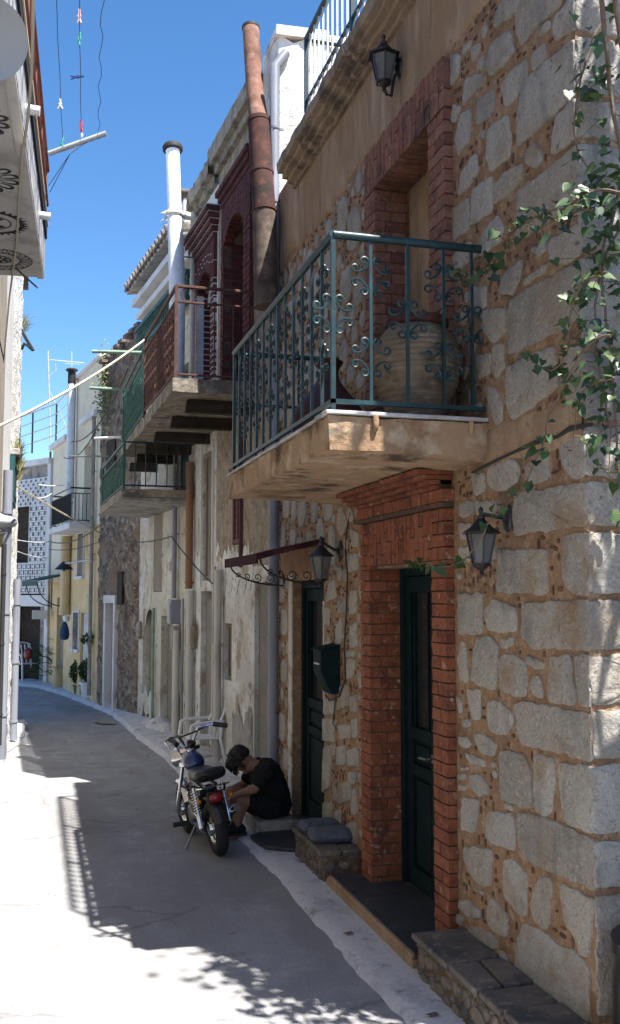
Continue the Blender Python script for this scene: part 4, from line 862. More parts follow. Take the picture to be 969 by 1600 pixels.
def brick_door(parent, fr, a, b, jl, jr, z0, zarch, ztop, deep, crown, m, jm, name, arch=.18, seed=3, g=.012, jo=.038):
    """brick-framed balcony door: jambs, upright lintel bricks with a low arch, flaring crown"""
    q = random.Random(seed); mb = MB(fr); ch = .075
    def course(s0, s1, z, i, o=.05):
        n = 1 if s1-s0 < .2 else 2
        for k in range(n):
            u = s0+(s1-s0)*k/n; v = s0+(s1-s0)*(k+1)/n
            e = lambda: q.uniform(-.004, .004)
            mb.hexa([(u+g*.5, -.04, z), (v-g*.5, -.04, z), (v-g*.5+e(), o+e(), z), (u+g*.5+e(), o+e(), z), (u+g*.5, -.04, z+ch-g), (v-g*.5, -.04, z+ch-g), (v-g*.5+e(), o+e(), z+ch-g), (u+g*.5+e(), o+e(), z+ch-g)])
    z = z0; i = 0
    while z < zarch-.01:
        course(a-jr, a, z, i); course(b, b+jl, z, i)
        for (u, w) in ((a-.10, a), (b, b+.10)):        # bricks on the reveals
            mb.box(u, w, -deep*.52, -.05, z, z+ch-g); mb.box(u, w, -deep, -deep*.52-g, z, z+ch-g)
        z += ch; i += 1
    x = a-jr; w = .068
    while x < b+jl-.01:
        xc = x+w/2; u = (xc-(a+b)/2)/((b-a)/2); zb = zarch+(arch*(1-u*u) if abs(u) < 1 else 0)
        zm_ = zb+(ztop-zb)*((.4, .65)[int(x/w) % 2]); mb.box(x, x+w-g, -.06, .05, zb, zm_-g*.5); mb.box(x, x+w-g, -.06, .05, zm_+g*.5, ztop); x += w
    nb = 4
    for r_ in range(crown):
        z = ztop+.012+r_*ch; o = .06+.028*r_; e = .03*r_; x = a-jr-e; i = 0
        while x < b+jl+e-.02:
            L = min(.22 if (i+r_) % 2 else .11, b+jl+e-x); mb.box(x, x+L-g, -.05, o, z, z+ch-g); x += L; i += 1
    o_ = mb.build(name, m, parent)
    mb = MB(fr)
    mb.box(a-jr+.01, a-.006, -deep+.01, jo, z0, zarch); mb.box(b+.006, b+jl-.01, -deep+.01, jo, z0, zarch); mb.box(a-jr+.01, b+jl-.01, -.05, jo, zarch+arch+.01, ztop)
    for r_ in range(crown): e = .03*r_; mb.box(a-jr-e+.006, b+jl+e-.012, -.05, .06+.028*r_-(.05-jo), ztop+.016+r_*ch, ztop+r_*ch+ch+.010)
    mb.build('brick_joints', jm, parent)
    return o_
brick_door(h2, F2, 1.16, 2.04, .14, .28, 4.16, 6.14, 6.62, .28, 3, BRICKM, JOINT, 'brick_door_surround', .2, 5)
mb = MB(F2); mb.box(1.17, 2.03, -.29, -.24, 4.16, 6.3); mb.box(1.5, 1.7, -.24, -.22, 4.3, 5.1); mb.box(1.57, 1.61, -.24, -.22, 4.16, 6.3); mb.build('balcony_door', SHUTP, h2)
pane(h2, F2, 1.30, 1.69, 2.57, 3.37, -.02, SHUTP, 'shutter', 8)
mb = MB(F2); mb.box(1.28, 1.71, -.02, .05, 3.38, 3.42); mb.box(1.27, 1.30, -.02, .04, 2.3, 3.9); mb.build('shutter_frame', SHUTP, h2)
pane(h2, F2, 1.73, 2.04, 1.05, 1.67, -.07, SHUTG, 'small_shutter', 0, .035)
mb = MB(F2); mb.box(.0, .9, -.02, .09, .02, .11); mb.build('threshold', GREYST, h2, bevel=.01)
# rusty stove pipe leaning up the front of the peeling house
t = thing('stove_pipe', 'thick rusty stove pipe leaning up the front of the peeling house', 'chimney pipe', F2.P(.75, .2, 4.4))
o = .20; C4 = [F2.P(F2.at(x, y, o)[0], o, F2.at(x, y, o)[1]) for x, y in ((416, 480), (413, 330), (409, 270), (405, 190), (399, 150), (392, 46))]
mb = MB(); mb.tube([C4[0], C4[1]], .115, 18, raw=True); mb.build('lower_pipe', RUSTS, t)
mb = MB(); mb.tube([C4[1], C4[2], C4[3]], .112, 18, raw=True); mb.build('middle_pipe', RUST_SHADE, t)
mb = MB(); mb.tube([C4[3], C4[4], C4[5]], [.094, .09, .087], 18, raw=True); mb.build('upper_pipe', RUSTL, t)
for p, r_ in ((C4[1], .124), (C4[2], .120), (C4[3], .118)): mb = MB(); mb.lathe([(r_-.02, -.02), (r_, -.02), (r_, .02), (r_-.02, .02)], p, 18, axis=(C4[3]-C4[1]), raw=True); mb.build('collar', RUST_SHADE, t)
mb = MB(); mb.lathe([(.083, .0), (.092, .0), (.092, .03), (.083, .03), (.076, -.15)], C4[5], 18, axis=(C4[5]-C4[4]), raw=True); mb.build('lip', SOOT, t)
# ---- house 3: white house with the white-jointed brick balcony door
h3 = thing('white_house', 'narrow white house with a dark brick balcony door pointed in white', 'house', F3.P(.6, 0, 0))
Z3 = 7.33
mb = MB(F3); wall(mb, -.06, 1.2, -.05, 4.1, [(.05, .70, .12, 2.05, .10, 2), (.10, .64, 2.18, 3.80, .07, 3)], 1, 1, deep=False); wall(mb, -.06, 1.2, 4.1, Z3, [(.11, .94, 4.2, 6.2, .30, 3)], 0, 0, deep=False)
mb.mi = 0
for a, b, c, d in [((-.06, 0, Z3), (1.2, 0, Z3), (1.2, -6, Z3), (-.06, -6, Z3)), ((1.2, 0, -.05), (1.2, 0, Z3), (1.2, -6, Z3), (1.2, -6, -.05)), ((-.06, -6, -.05), (1.2, -6, -.05), (1.2, -6, Z3), (-.06, -6, Z3))]: mb.quad(a, b, c, d)
mb.build('wall', [WHITEP, PEEL, GREYP, WOODD], h3)
brick_door(h3, F3, .15, .90, .26, .16, 4.2, 5.95, 6.42, .28, 5, BRICKM, WJOINT, 'brick_door_surround', .18, 8, .018, .046)
mb = MB(F3); n = 10; lp = [(.15+.75*i/n, -.1, 5.95+.18*(1-(2*i/n-1)**2)) for i in range(n+1)]; mb.prism(lp+[(.90, -.1, 5.80), (.15, -.1, 5.80)], F3.n*.05); mb.build('arch_plate', WHITEP, h3)
mb = MB(F3); mb.box(.16, .89, -.29, -.25, 4.2, 5.82); mb.box(.50, .54, -.25, -.23, 4.2, 5.8); mb.build('balcony_door', SHUTP, h3)
pane(h3, F3, .11, .63, 2.19, 3.79, -.06, SHUTG, 'shutter', 0, .05)
for u, v in ((.06, .095), (.66, .70)): mb = MB(F3); mb.box(u, v, .0, .025, 2.1, 3.9); mb.build('window_trim', WHITEP, h3)
mb = MB(F3); mb.box(.05, .70, -.10, -.07, .12, 1.95); mb.build('door', GREYP, h3)
mb = MB(F3); mb.box(.0, .76, -.02, .14, .03, .115); mb.build('threshold', WHITEW, h3, bevel=.015)
mb = MB(F3); n = 14; vs = []; q = random.Random(4)
for i in range(n+1):
    s = -.06+1.27*i/n
    for o, z in pr: vs.append((s, o+q.uniform(-.012, .012), z-.1+q.uniform(-.006, .006)))
mb.add(vs, [(i*k+j, i*k+j+1, (i+1)*k+j+1, (i+1)*k+j) for i in range(n) for j in range(k-1)]); mb.build('cornice', CONC, h3)
# square chimney on the roof of the white house
p = F3.P(F3.at(298, 330, -.25)[0], -.25, 7.3); mb = MB(); t = thing('chimney_stack', 'small square plastered chimney on the roof edge of the white house', 'chimney', p)
mb = MB(); mb.box(p.x-.13, p.x+.13, p.y-.16, p.y+.16, 7.2, 7.95); mb.build('shaft', ROUGHW, t, bevel=.02); mb = MB(); mb.box(p.x-.19, p.x+.19, p.y-.21, p.y+.21, 8.02, 8.07); mb.box(p.x-.11, p.x-.05, p.y-.14, p.y+.14, 7.95, 8.02); mb.box(p.x+.05, p.x+.11, p.y-.14, p.y+.14, 7.95, 8.02); mb.build('cap', TILE, t, bevel=.01)
vpipe('white downpipe beside the white-jointed brick door, behind the rusty balcony railing', F3, 303, 332, 580, .06, .042, PIPEW, bits=(.3, .8))
vpipe('cream pipe with a curved top standing where the peeling house meets the white house', F3, 341, 890, 1190, .07, .045, PIPEW, bits=(.2, .6))
vpipe('thin cream pipe just left of the curved-topped cream pipe', F3, 335, 885, 1180, .05, .025, PIPEW, bits=(.4,))
# ---- the double balcony with rusty and green railings
def near_wall(p): return Vector((face(p.y)+.02, p.y, p.z))
zs = 4.02
Pa, Pb, Pc = onZ(270, 611, zs), onZ(226, 666, zs), onZ(189, 712, zs)
def slab(parent, A, B, zt_, zb_, m, seed, name='balcony'):
    q = random.Random(seed); mb = MB(); Aw, Bw = near_wall(A), near_wall(B); n, w = 12, 5; vs = []
    for z in (zb_, zt_):
        for i in range(n+1):
            o_, i_ = A.lerp(B, i/n), Aw.lerp(Bw, i/n)
            for j in range(w+1):
                p = o_.lerp(i_, j/w); e = .01; vs.append((p.x+(q.uniform(-e, e) if j == 0 else 0), p.y+(q.uniform(-e, e) if i in (0, n) else 0), z+q.uniform(-.005, .005)))
    K, N = w+1, (n+1)*(w+1); fs = []
    for i in range(n):
        for j in range(w): a = i*K+j; fs += [(a, a+K, a+K+1, a+1), (N+a, N+a+1, N+a+K+1, N+a+K)]
        fs += [(i*K, N+i*K, N+i*K+K, i*K+K)]
    for j in range(w): fs += [(j, j+1, N+j+1, N+j), (n*K+j, N+n*K+j, N+n*K+j+1, n*K+j+1)]
    mb.add(vs, fs); return mb.build(name, m, parent)
b2 = slab(h3, Pa, Pb, 4.16, 4.02, CONC, 4)
for (x, yt, yb) in ((290, 624, 644), (267, 650, 668), (241, 671, 690), (228, 695, 708), (213, 710, 723), (202, 727, 736)):
    p = onZ(x, yb, 3.88); w = near_wall(p)
    mb = MB(); mb.hexa([(p.x, p.y, 3.885), (w.x, w.y, 3.885), (w.x, w.y+.1, 3.885), (p.x, p.y+.1, 3.885), (p.x+.02, p.y, 4.012), (w.x, w.y, 4.012), (w.x, w.y+.1, 4.012), (p.x+.02, p.y+.1, 4.012)]); mb.build('beam', WOODD, b2)
def V(p, z): return Vector((p.x, p.y, z))
def ornate_side(parent, A, B, z0, z1, m, n, dense=True, seed=1):
    mb = MB(); mb.tube([V(A, z1), V(B, z1)], .02, 8); mb.tube([V(A, z1-.14), V(B, z1-.14)], .011, 6); mb.tube([V(A, z0+.05), V(B, z0+.05)], .013, 6); mb.build('rail', m, parent)
    for e in (A, B): mb = MB(); mb.box(e.x-.016, e.x+.016, e.y-.016, e.y+.016, z0-.02, z1); mb.build('post', m, parent)
    d = (B-A); d.z = 0; L = d.length; u = d.normalized()
    mb = MB()
    for i in range(1, n):
        c = A+d*(i/n)
        mb.tube([V(c, z0+.05)]+[V(c+u*(.022*math.sin(t*math.pi*.5)*(1 if i % 2 else -1)), z0+.05+(z1-.19-z0)*t/16) for t in range(1, 16)]+[V(c, z1-.14)], .0075, 5, flat=1.0)
        if dense:
            for t in range(7):
                z = z0+.11+(z1-z0-.3)*t/6.4; cc = c+u*(.5*L/n*(t % 2))
                mb.tube([V(cc+u*(.032*math.cos(a_*.785)), z+.05*math.sin(a_*.785)) for a_ in range(9)], .006, 4)
    return mb.build('wavy_bars', m, parent)
zr = 5.10
A_, B_, C_ = Pa+Vector((.03, .03, 0)), Pb.copy(), Pc+Vector((.03, 0, 0))
ornate_side(b2, A_, B_, 4.16, zr, RUSTR, 26)
Aw = near_wall(A_)
mb = MB(); 
for z, r_ in ((zr, .018), (zr-.16, .012), (4.2, .012)): mb.tube([V(A_, z), V(Aw, z)], r_, 6)
n = 5
for i in range(1, n): p = A_.lerp(Aw, i/n); mb.tube([V(p, 4.2), V(p, zr-.16)], .008, 5)
c = A_.lerp(Aw, .12); mb.tube([V(c, zr-.08)+(Aw-A_).normalized()*(.07*math.cos(a_*.5236))+Vector((0, 0, .07*math.sin(a_*.5236))) for a_ in range(13)], .006, 5)
mb.build('end_railing', RUSTR, b2)
# houses beyond: the one with the eaves, its green balcony
h4 = thing('cream_house', 'aged cream house with overhanging tiled eaves and green balcony railings', 'house', F4.P(1.6, 0, 0))
Z4 = 7.05
ops4 = [(2.36, 3.0, .10, 1.78, .16, 2), (1.08, 1.77, .10, 1.70, .14, 2), (1.75, 2.32, 2.05, 3.23, .05, 2), (.35, 1.15, 3.36, 5.2, .15, 3), (1.6, 2.2, 4.2, 5.9, .15, 3)]
mb = MB(F4); wall(mb, 0, 3.32, -.05, Z4, ops4, 0, 0)
mb.mi = 1; ragged(mb, 1.0, 1.75, 2.6, .3, .006, 2); ragged(mb, 2.4, 3.3, 2.2, .35, .006, 7); ragged(mb, 0.02, .9, .5, .3, .006, 4); ragged(mb, 2.0, 3.3, .35, .25, .007, 6)
mb.build('wall', [CREAM, PEEL, GREYP, WOODD], h4)
mb = MB(F4); n = 8
for sg in (0, 1): lp = [((2.36 if not sg else 3.0), -.03, 1.79)]+[(2.68-.32*math.cos(math.pi*(.5*i/n+.0))*(1 if not sg else -1), -.03, 1.52+.26*math.sin(math.pi*.5*i/n)) for i in range(n+1)]+[(2.68, -.03, 1.79)]; mb.prism(lp, F4.n*.032)
mb.build('arch', CREAM, h4)
mb = MB(F4); mb.box(2.37, 2.99, -.15, -.11, .1, 1.78); mb.build('arched_door', GREYP, h4); mb = MB(F4); mb.box(1.09, 1.76, -.13, -.10, .1, 1.69); mb.build('plain_door', GREYP, h4)
mb = MB(F4); mb.box(1.76, 2.31, -.04, -.01, 2.06, 3.22); mb.build('closed_shutter', SHUTG, h4); mb = MB(F4); mb.box(.36, 1.14, -.14, -.11, 3.36, 5.18); mb.build('balcony_door', TEALS, h4)
for z_, o_ in ((6.55, .12), (6.75, .2)): mb = MB(F4); mb.box(.0, 3.3, .0, o_, z_, z_+.1); mb.build('string_course', WHITEP, h4)
mb = MB(F4)
for i in range(24): s = .1+3.1*i/23; mb.lathe([(.03, 0), (.018, .06), (.038, .14), (.02, .24), (.034, .3)], (s, .10, 6.02), 8)
mb.box(0, 3.3, .05, .15, 6.32, 6.38); mb.box(0, 3.3, .05, .15, 5.96, 6.02); mb.build('balustrade', GREENR, h4)
# eaves
e1, e2 = F4.at(262, 380, .62), F4.at(202, 492, .62); ze = 6.85
mb = MB(F4); q = random.Random(6)
mb.hexa([(.6, -.3, 7.14), (.6, .22, 7.05), (3.6, .22, 7.05), (3.6, -.3, 7.14), (.6, -.3, 7.19), (.6, .24, 7.09), (3.6, .24, 7.09), (3.6, -.3, 7.19)]); mb.build('eaves_board', GREYST, h4)
mb = MB(F4)
for i in range(15):
    s = .62+.2*i; mb.tube([(s, -2.5, 7.90), (s, .0, 7.2), (s, .29, 7.115+q.uniform(-.012, .012))], .07, 8, flat=.55)
mb.hexa([(.58, -2.5, 7.80), (.58, .26, 7.092), (3.62, .26, 7.092), (3.62, -2.5, 7.80), (.58, -2.5, 7.84), (.58, .27, 7.12), (3.62, .27, 7.12), (3.62, -2.5, 7.84)]); mb.build('roof', TILE, h4)
b4 = slab(h4, Pb+(Pc-Pb).normalized()*.03, Pc, 4.15, 4.01, CONC, 7)
ornate_side(b4, Pb+(Pc-Pb).normalized()*.08, C_, 4.15, 5.02, GREENR, 18, True, 3)
Qa, Qb = onZ(190, 773, 3.3), onZ(157, 800, 3.3)
b5 = slab(h4, Qa, Qb, 3.38, 3.28, CONC, 9)
mb = MB(); q1, q2 = near_wall(Qa), near_wall(Qb); mb.hexa([Qa+Vector((-.04, .05, -.06)), q1+Vector((0, .05, -.08)), q2+Vector((0, 0, -.08)), Qb+Vector((-.04, 0, -.06)), Qa+Vector((-.02, .05, -.025)), q1+Vector((0, .05, -.025)), q2+Vector((0, 0, -.025)), Qb+Vector((-.02, 0, -.025))]); mb.build('lower_step', GREYST, b5)
ornate_side(b5, Qa+Vector((.03, .03, 0)), Qb+Vector((.03, -.02, 0)), 3.38, 4.0, GREENR, 14, True, 5)
mb = MB(); e = Qa+Vector((.03, .03, 0)); ew = near_wall(e)
for z in (4.0, 3.43): mb.tube([V(e, z), V(ew, z)], .012, 6)
for i in range(1, 7): p = e.lerp(ew, i/7); mb.tube([V(p, 3.43), V(p, 4.0)], .008, 5)
mb.build('end_railing', RAILG, b5)
# flue, pipes, meters on the cream and white houses
t = thing('flue_pipe', 'tall white metal flue with a black cap above the rusty balcony', 'flue', F4.P(.3, .3, 4.2)); o = .34
fp = [F4.P(F4.at(x, y, o)[0], o, F4.at(x, y, o)[1]) for x, y in ((277, 470), (275.5, 400), (273, 335), (270, 236))]; f0 = Vector((fp[0].x, fp[0].y, 4.16))
mb = MB(); mb.tube([f0, fp[0], fp[1], fp[2]], [.105, .105, .105, .098], 16, raw=True); mb.tube([fp[2], fp[3]], [.094, .094], 16, raw=True); mb.build('pipe', FLUEW, t)
mb = MB(); mb.lathe([(.10, 0), (.135, .01), (.14, .05), (.12, .085), (.03, .1)], fp[3], 16, axis=(fp[3]-fp[2]), raw=True); mb.build('cap', SOOT, t)
mb = MB(); mb.lathe([(.10, -.03), (.125, -.03), (.13, .0), (.115, .03), (.10, .035)], fp[2], 14, axis=(fp[3]-fp[2]), raw=True)
q = random.Random(2)
for i in range(60): a_ = q.uniform(0, 6.28); d = Vector((math.cos(a_), math.sin(a_), q.uniform(-1.6, .5))); mb.tube([fp[2]+d*.1, fp[2]+d*.1+Vector((math.cos(a_), math.sin(a_), -.6))*q.uniform(.03, .09)], .003, 3, raw=True)
mb.tube([fp[2], fp[2]+Vector((.4, .1, -.02))], .03, 8, raw=True)
mb.build('rag_collar', ROPE, t)
mb = MB(); mb.tube([fp[1]+Vector((.0, 0, 0)), fp[1]+Vector((.5, .05, .02))], .01, 6, raw=True); mb.build('stay', STEELD, t)
vpipe('brown pipe running down between the white house and the cream house', F4, 297, 722, 920, .07, .05, PIPEB, bits=(.05, .95))
vpipe('flaking cream pipe continuing below the brown pipe to the pavement', F4, 297.5, 922, 1160, .072, .052, PIPEW, bits=(.55,))
vpipe('grey pipe hanging below the lower balcony beside the meter box', F4, 274, 735, 935, .06, .035, PIPEG, bits=(.5,))
vpipe('dirty grey pipe from the meter box down to the kerb', F4, 276, 985, 1150, .06, .045, PIPEW, bits=(.3,))
vpipe('thin green pipe beside the arched door', F4, 240, 950, 1125, .04, .022, PALEG)
vpipe('slim dark conduit to the right of the meter box', F4, 286, 935, 1155, .04, .016, PIPEG)
def wallbox(label, fr, x0, y0, x1, y1, m, dep=.14, name='meter_box', cat='box'):
    a, zt = fr.at(x0, y0, dep); b, zb = fr.at(x1, y1, 0); s0, s1 = min(a, b), max(a, b)
    if s1-s0 < .12: s1 = s0+.2
    t = thing(name, label, cat, fr.P((s0+s1)/2, 0, zb)); mb = MB(fr); mb.box(s0, s1, -.01, dep, zb, zt); mb.build('case', m, t, bevel=.01)
    mb = MB(fr); mb.box(s0+.03, s1-.03, dep, dep+.008, zb+.04, zt-.04); mb.build('cover', m, t); return t
wallbox('pale grey meter box on the cream house wall', F4, 265, 937, 282, 975, PIPEG)
wallbox('dark cable box just under the pale meter box', F4, 267, 978, 282, 1015, GREYST, .10)
wallbox('square brown board box beside the brown pipe', F4, 289, 976, 310, 1013, SHUTG, .07, 'board_box')
s, z = F4.at(211, 985, .1); t = thing('electric_meter', 'dark oval electric meter left of the arched door', 'meter', F4.P(s, 0, z-.15)); mb = MB(); mb.ball(F4.P(s, .03, z), .06, .085, .15, 14, 10, raw=True); mb.build('case', GREYST, t)
# ---- house 5: the ruin in brown rubble
h5 = thing('ruined_house', 'brown rubble wall of a ruined house with a ragged top', 'house', F5.P(1, 0, 0))
mb = MB(F5); S5 = [(0, 1.04), (1.60, 2.09)]
for i, (a, b) in enumerate(S5): rough_face(mb, lambda u, d, z: F5.P(u, d*1.3-.02, z), a, b, -.05, 1.9, .11, .06, 0, 20+i)
rough_face(mb, lambda u, d, z: F5.P(u, d*1.3-.02, z), 0, 2.09, 1.88, 5.5, .11, .06, .0, 29)
q = random.Random(12); z = 5.45
for i in range(14):
    u0 = 2.09*i/14; zt_ = 6.55-.28*(i/14)+q.uniform(-.16, .12); rough_face(mb, lambda u, d, z: F5.P(u, d-.02, z), u0-.02, u0+.17, 5.44, zt_, .11, .06, .08, 40+i)
    mb.fr = F5; mb.box(u0-.02, u0+.17, -.5, -.015, 5.4, zt_-.06)
for a, b, c, d in [((0, -.02, -.05), (0, -5, -.05), (0, -5, 5.6), (0, -.02, 5.6)), ((2.09, -.02, -.05), (2.09, -.02, 5.6), (2.09, -5, 5.6), (2.09, -5, -.05)), ((0, -5, -.05), (2.09, -5, -.05), (2.09, -5, 5.6), (0, -5, 5.6)), ((0, -.02, 5.6), (2.09, -.02, 5.6), (2.09, -5, 5.6), (0, -5, 5.6))]: mb.quad(a, b, c, d)
mb.build('rubble_wall', RUBBLE, h5)
mb = MB(F5); mb.box(1.04, 1.12, -.15, .055, .0, 1.86); mb.box(1.53, 1.61, -.15, .055, .0, 1.86); mb.box(1.03, 1.62, -.15, .06, 1.86, 2.0); mb.build('door_surround', WHITEP, h5, bevel=.01)
mb = MB(F5); mb.box(1.12, 1.53, -.12, -.08, .0, 1.86); mb.build('door', GREYP, h5)
a, zt_ = F5.at(183, 893, .06); b, zb_ = F5.at(190, 945, .06); mb = MB(F5); mb.box(b, a, .03, .06, zb_, zt_); mb.build('window', WOODD, h5)
a, zt_ = F5.at(166, 690, .06); b, zb_ = F5.at(178, 740, .06); mb = MB(F5); mb.box(b, a, .02, .055, zb_, zt_); mb.build('window', WOODD, h5)
mb = MB(F5)
for i in range(8): s = .1+.26*i; mb.box(s, s+.2, -.3, .06, 6.5-.28*i/8, 6.56-.28*i/8)
mb.build('loose_tile', TILE, h5)
lm = MB(); rv = random.Random(5)
lm.tube([F5.P(1.5, .06, 5.0), F5.P(1.6, .1, 5.5), F5.P(1.7, .05, 6.1)], .012, 5, raw=True)
for _ in range(300): c = F5.P(1.6+rv.gauss(0, .22), .06+rv.uniform(0, .12), 5.6+rv.gauss(0, .35)); leaf(c, .05)
tag(lm.build('wall_plant', DRYG), 'pale green plant hanging on the top of the ruined rubble wall', 'plant')
# ---- house 6: yellow and cream house
h6 = thing('yellow_house', 'cream house with an ochre yellow ground floor and a black balcony, where the street bends', 'house', F6.P(2.2, 0, 0))
ops6 = [(.50, 1.42, .08, 1.66, .12, 2), (1.52, 2.07, .95, 1.66, .08, 3), (1.22, 1.80, 2.37, 3.2, .08, 3), (.55, 1.35, 3.36, 4.9, .25, 2), (3.0, 3.75, .08, 1.95, .15, 2)]
mb = MB(F6); wall(mb, 0.02, 2.85, -.05, 2.28, [o for o in ops6 if o[3] < 2.3 and o[0] < 2.8], 1, 1, deep=False); wall(mb, .02, 2.85, 2.28, 3.3, [ops6[2]], 1, 1, deep=False); wall(mb, .02, 2.85, 3.3, 6.38, [ops6[3]], 0, 0, deep=False)
wall(mb, 2.85, 4.57, -.05, 2.28, [ops6[4]], 1, 1, deep=False); wall(mb, 2.85, 4.57, 2.28, 5.25, [], 0, 0, deep=False)
mb.mi = 0
for a, b, c, d in [((.02, 0, 6.38), (2.85, 0, 6.38), (2.85, -5, 6.38), (.02, -5, 6.38)), ((.02, 0, -.05), (.02, -5, -.05), (.02, -5, 6.38), (.02, 0, 6.38)), ((2.85, 0, 5.25), (2.85, 0, 6.38), (2.85, -5, 6.38), (2.85, -5, 5.25)), ((2.85, 0, 5.25), (4.57, 0, 5.25), (4.57, -5, 5.25), (2.85, -5, 5.25)), ((4.57, 0, -.05), (4.57, 0, 5.25), (4.57, -5, 5.25), (4.57, -5, -.05)), ((.02, -5, -.05), (2.85, -5, -.05), (2.85, -5, 6.38), (.02, -5, 6.38))]: mb.quad(a, b, c, d)
mb.build('wall', [PALEY, YELLOW, WHITEP, DGLASS], h6)
for s0, s1_, z0, z1 in ((1.52, 2.07, .95, 1.66), (1.22, 1.80, 2.37, 3.2)):
    mb = MB(F6); mb.box(s0-.03, s0+.03, -.05, .02, z0, z1); mb.box(s1_-.03, s1_+.03, -.05, .02, z0, z1); mb.box(s0-.04, s1_+.04, -.05, .05, z0-.06, z0); mb.box(s0-.03, s1_+.03, -.05, .02, z1, z1+.04); f = mb.build('window_frame', WHITEP, h6)
    mb = MB(F6); mb.box(s0+.03, s1_-.03, -.06, -.03, z0, z1)
    for k_ in range(9): z = z0+(z1-z0)*(k_+.5)/9; mb.box(s0+.03, s1_-.03, -.03, -.015, z-.012, z+.012)
    mb.build('shutter', SHUTG, f)
mb = MB(F6); mb.box(.52, 1.40, -.10, -.06, .08, 1.65)
for k_ in range(6): mb.box(.56+.14*k_, .66+.14*k_, -.06, -.05, .15, 1.58)
mb.build('white_door', WHITEP, h6)
mb = MB(F6); mb.box(3.02, 3.73, -.12, -.08, .08, 1.9); mb.box(3.2, 3.55, -.08, -.06, .3, 1.7); mb.build('front_door', GREYP, h6)
mb = MB(F6); mb.box(2.85, 4.6, -.3, .10, 5.25, 5.36); mb.box(0, 2.87, -.3, .06, 6.38, 6.46); mb.box(.3, 1.6, .0, .08, 5.35, 5.45); mb.build('coping', WHITEP, h6, bevel=.01)
c6 = onZ(110, 824, 3.3); B6 = F6
s0, _ = F6.at(110, 800, .42); s9 = F6.at(82, 800, .42)[0]; s0, s9 = min(s0, s9), max(s0, s9); s0 -= .1
mb = MB(F6); mb.box(s0-.05, s9+.1, -.05, .47, 3.22, 3.33); bb = mb.build('balcony', WHITEP, h6, bevel=.01)
mb = MB(F6); 
for z, r_ in ((3.98, .016), (3.88, .009), (3.38, .010)): mb.tube([(s0, .0, z), (s0, .43, z), (s9, .43, z), (s9, .0, z)], r_, 6)
n = 26
for i in range(n+1): s = s0+(s9-s0)*i/n; mb.tube([(s, .43, 3.38), (s, .43, 3.88)], .008, 5)
for i in range(1, 6): mb.tube([(s0, .43*i/6, 3.38), (s0, .43*i/6, 3.88)], .008, 5); mb.tube([(s9, .43*i/6, 3.38), (s9, .43*i/6, 3.88)], .008, 5)
mb.build('railing', BLACKI, bb)
a, z = F6.at(108, 850, .2); mb = MB(F6); mb.tube([(2.45, .1, 1.75), (2.45, .1, 3.2)], .10, 14); mb.tube([(2.45, .1, 1.6), (2.45, .1, 1.76)], .115, 14); mb.build('column', YELLOW, h6)
t = thing('flue_pipe', 'white flue with a dark cap on the front of the cream and yellow house', 'flue', F6.P(2.6, .12, 3.4)); s, zt_ = F6.at(112, 600, .12); 
mb = MB(F6); mb.tube([(s, .12, 3.34), (s, .12, zt_)], .075, 12); mb.build('pipe', FLUEW, t); zc = F6.at(112, 578, .12)[1]
mb = MB(F6); mb.tube([(s, .12, zt_), (s, .12, zc-.06)], .078, 12); mb.lathe([(.03, 0), (.1, .02), (.13, .05), (.1, .08), (.02, .1)], (s, .12, zc-.06), 12); mb.build('cap', SOOT, t)
vpipe('thin grey pipe beside the white flue on the cream house', F6, 117, 600, 775, .05, .022, PIPEG)
vpipe('dark stained downpipe where the yellow house meets the ruin', F6, 147, 650, 1090, .07, .036, GREYST, bits=(.2, .5, .8))
vpipe('narrow pipe on the pale wall left of the black balcony', F6, 79, 705, 820, .04, .025, PIPEB)
# canopy over the yellow house door
t = thing('door_canopy', 'grey sheet canopy on curved iron brackets over the yellow house door', 'awning', F6.P(3.5, .3, 2.3))
mb = MB(F6); mb.hexa([(2.7, .0, 2.42), (4.55, .0, 2.42), (4.55, .62, 2.28), (2.7, .62, 2.28), (2.7, .0, 2.45), (4.55, .0, 2.45), (4.55, .62, 2.31), (2.7, .62, 2.31)])
for i in range(20): mb.box(2.72+.092*i, 2.77+.092*i, .61, .625, 2.2, 2.29)
mb.build('sheet', TEALS, t)
for s in (2.95, 4.3): mb = MB(F6); mb.tube([(s, .02, 1.75)]+[(s, .02+.55*math.sin(a_*.157), 2.27-.5*math.cos(a_*.157)) for a_ in range(11)], .012, 5); mb.tube([(s, .02, 1.7), (s, .02, 2.4)], .012, 5); mb.build('bracket', BLACKI, t)
# street lamp arm
a = F6.at(146, 876, .02); t = thing('street_lamp', 'dark cone street lamp on a thin arm from the corner of the yellow house', 'lamp', F6.P(.2, .05, 2.4))
pw = F6.P(a[0], .02, a[1]+.02); ph = atD(100, 884, 19.0)
mb = MB(); mb.tube([pw, pw.lerp(ph, .5)+Vector((0, 0, .02)), pw.lerp(ph, .85)+Vector((0, 0, .03)), ph+Vector((0, 0, .05))], .018, 6); mb.build('arm', STEEL, t)
mb = MB(); mb.lathe([(.03, .08), (.06, .05), (.17, -.06), (.175, -.075), (.16, -.07), (.05, .02)], ph, 16); mb.build('shade', BLACKI, t); mb = MB(); mb.ball(ph+Vector((0, 0, -.05)), .05, .05, .06, 10, 8); mb.build('bulb', LGLASS, t)
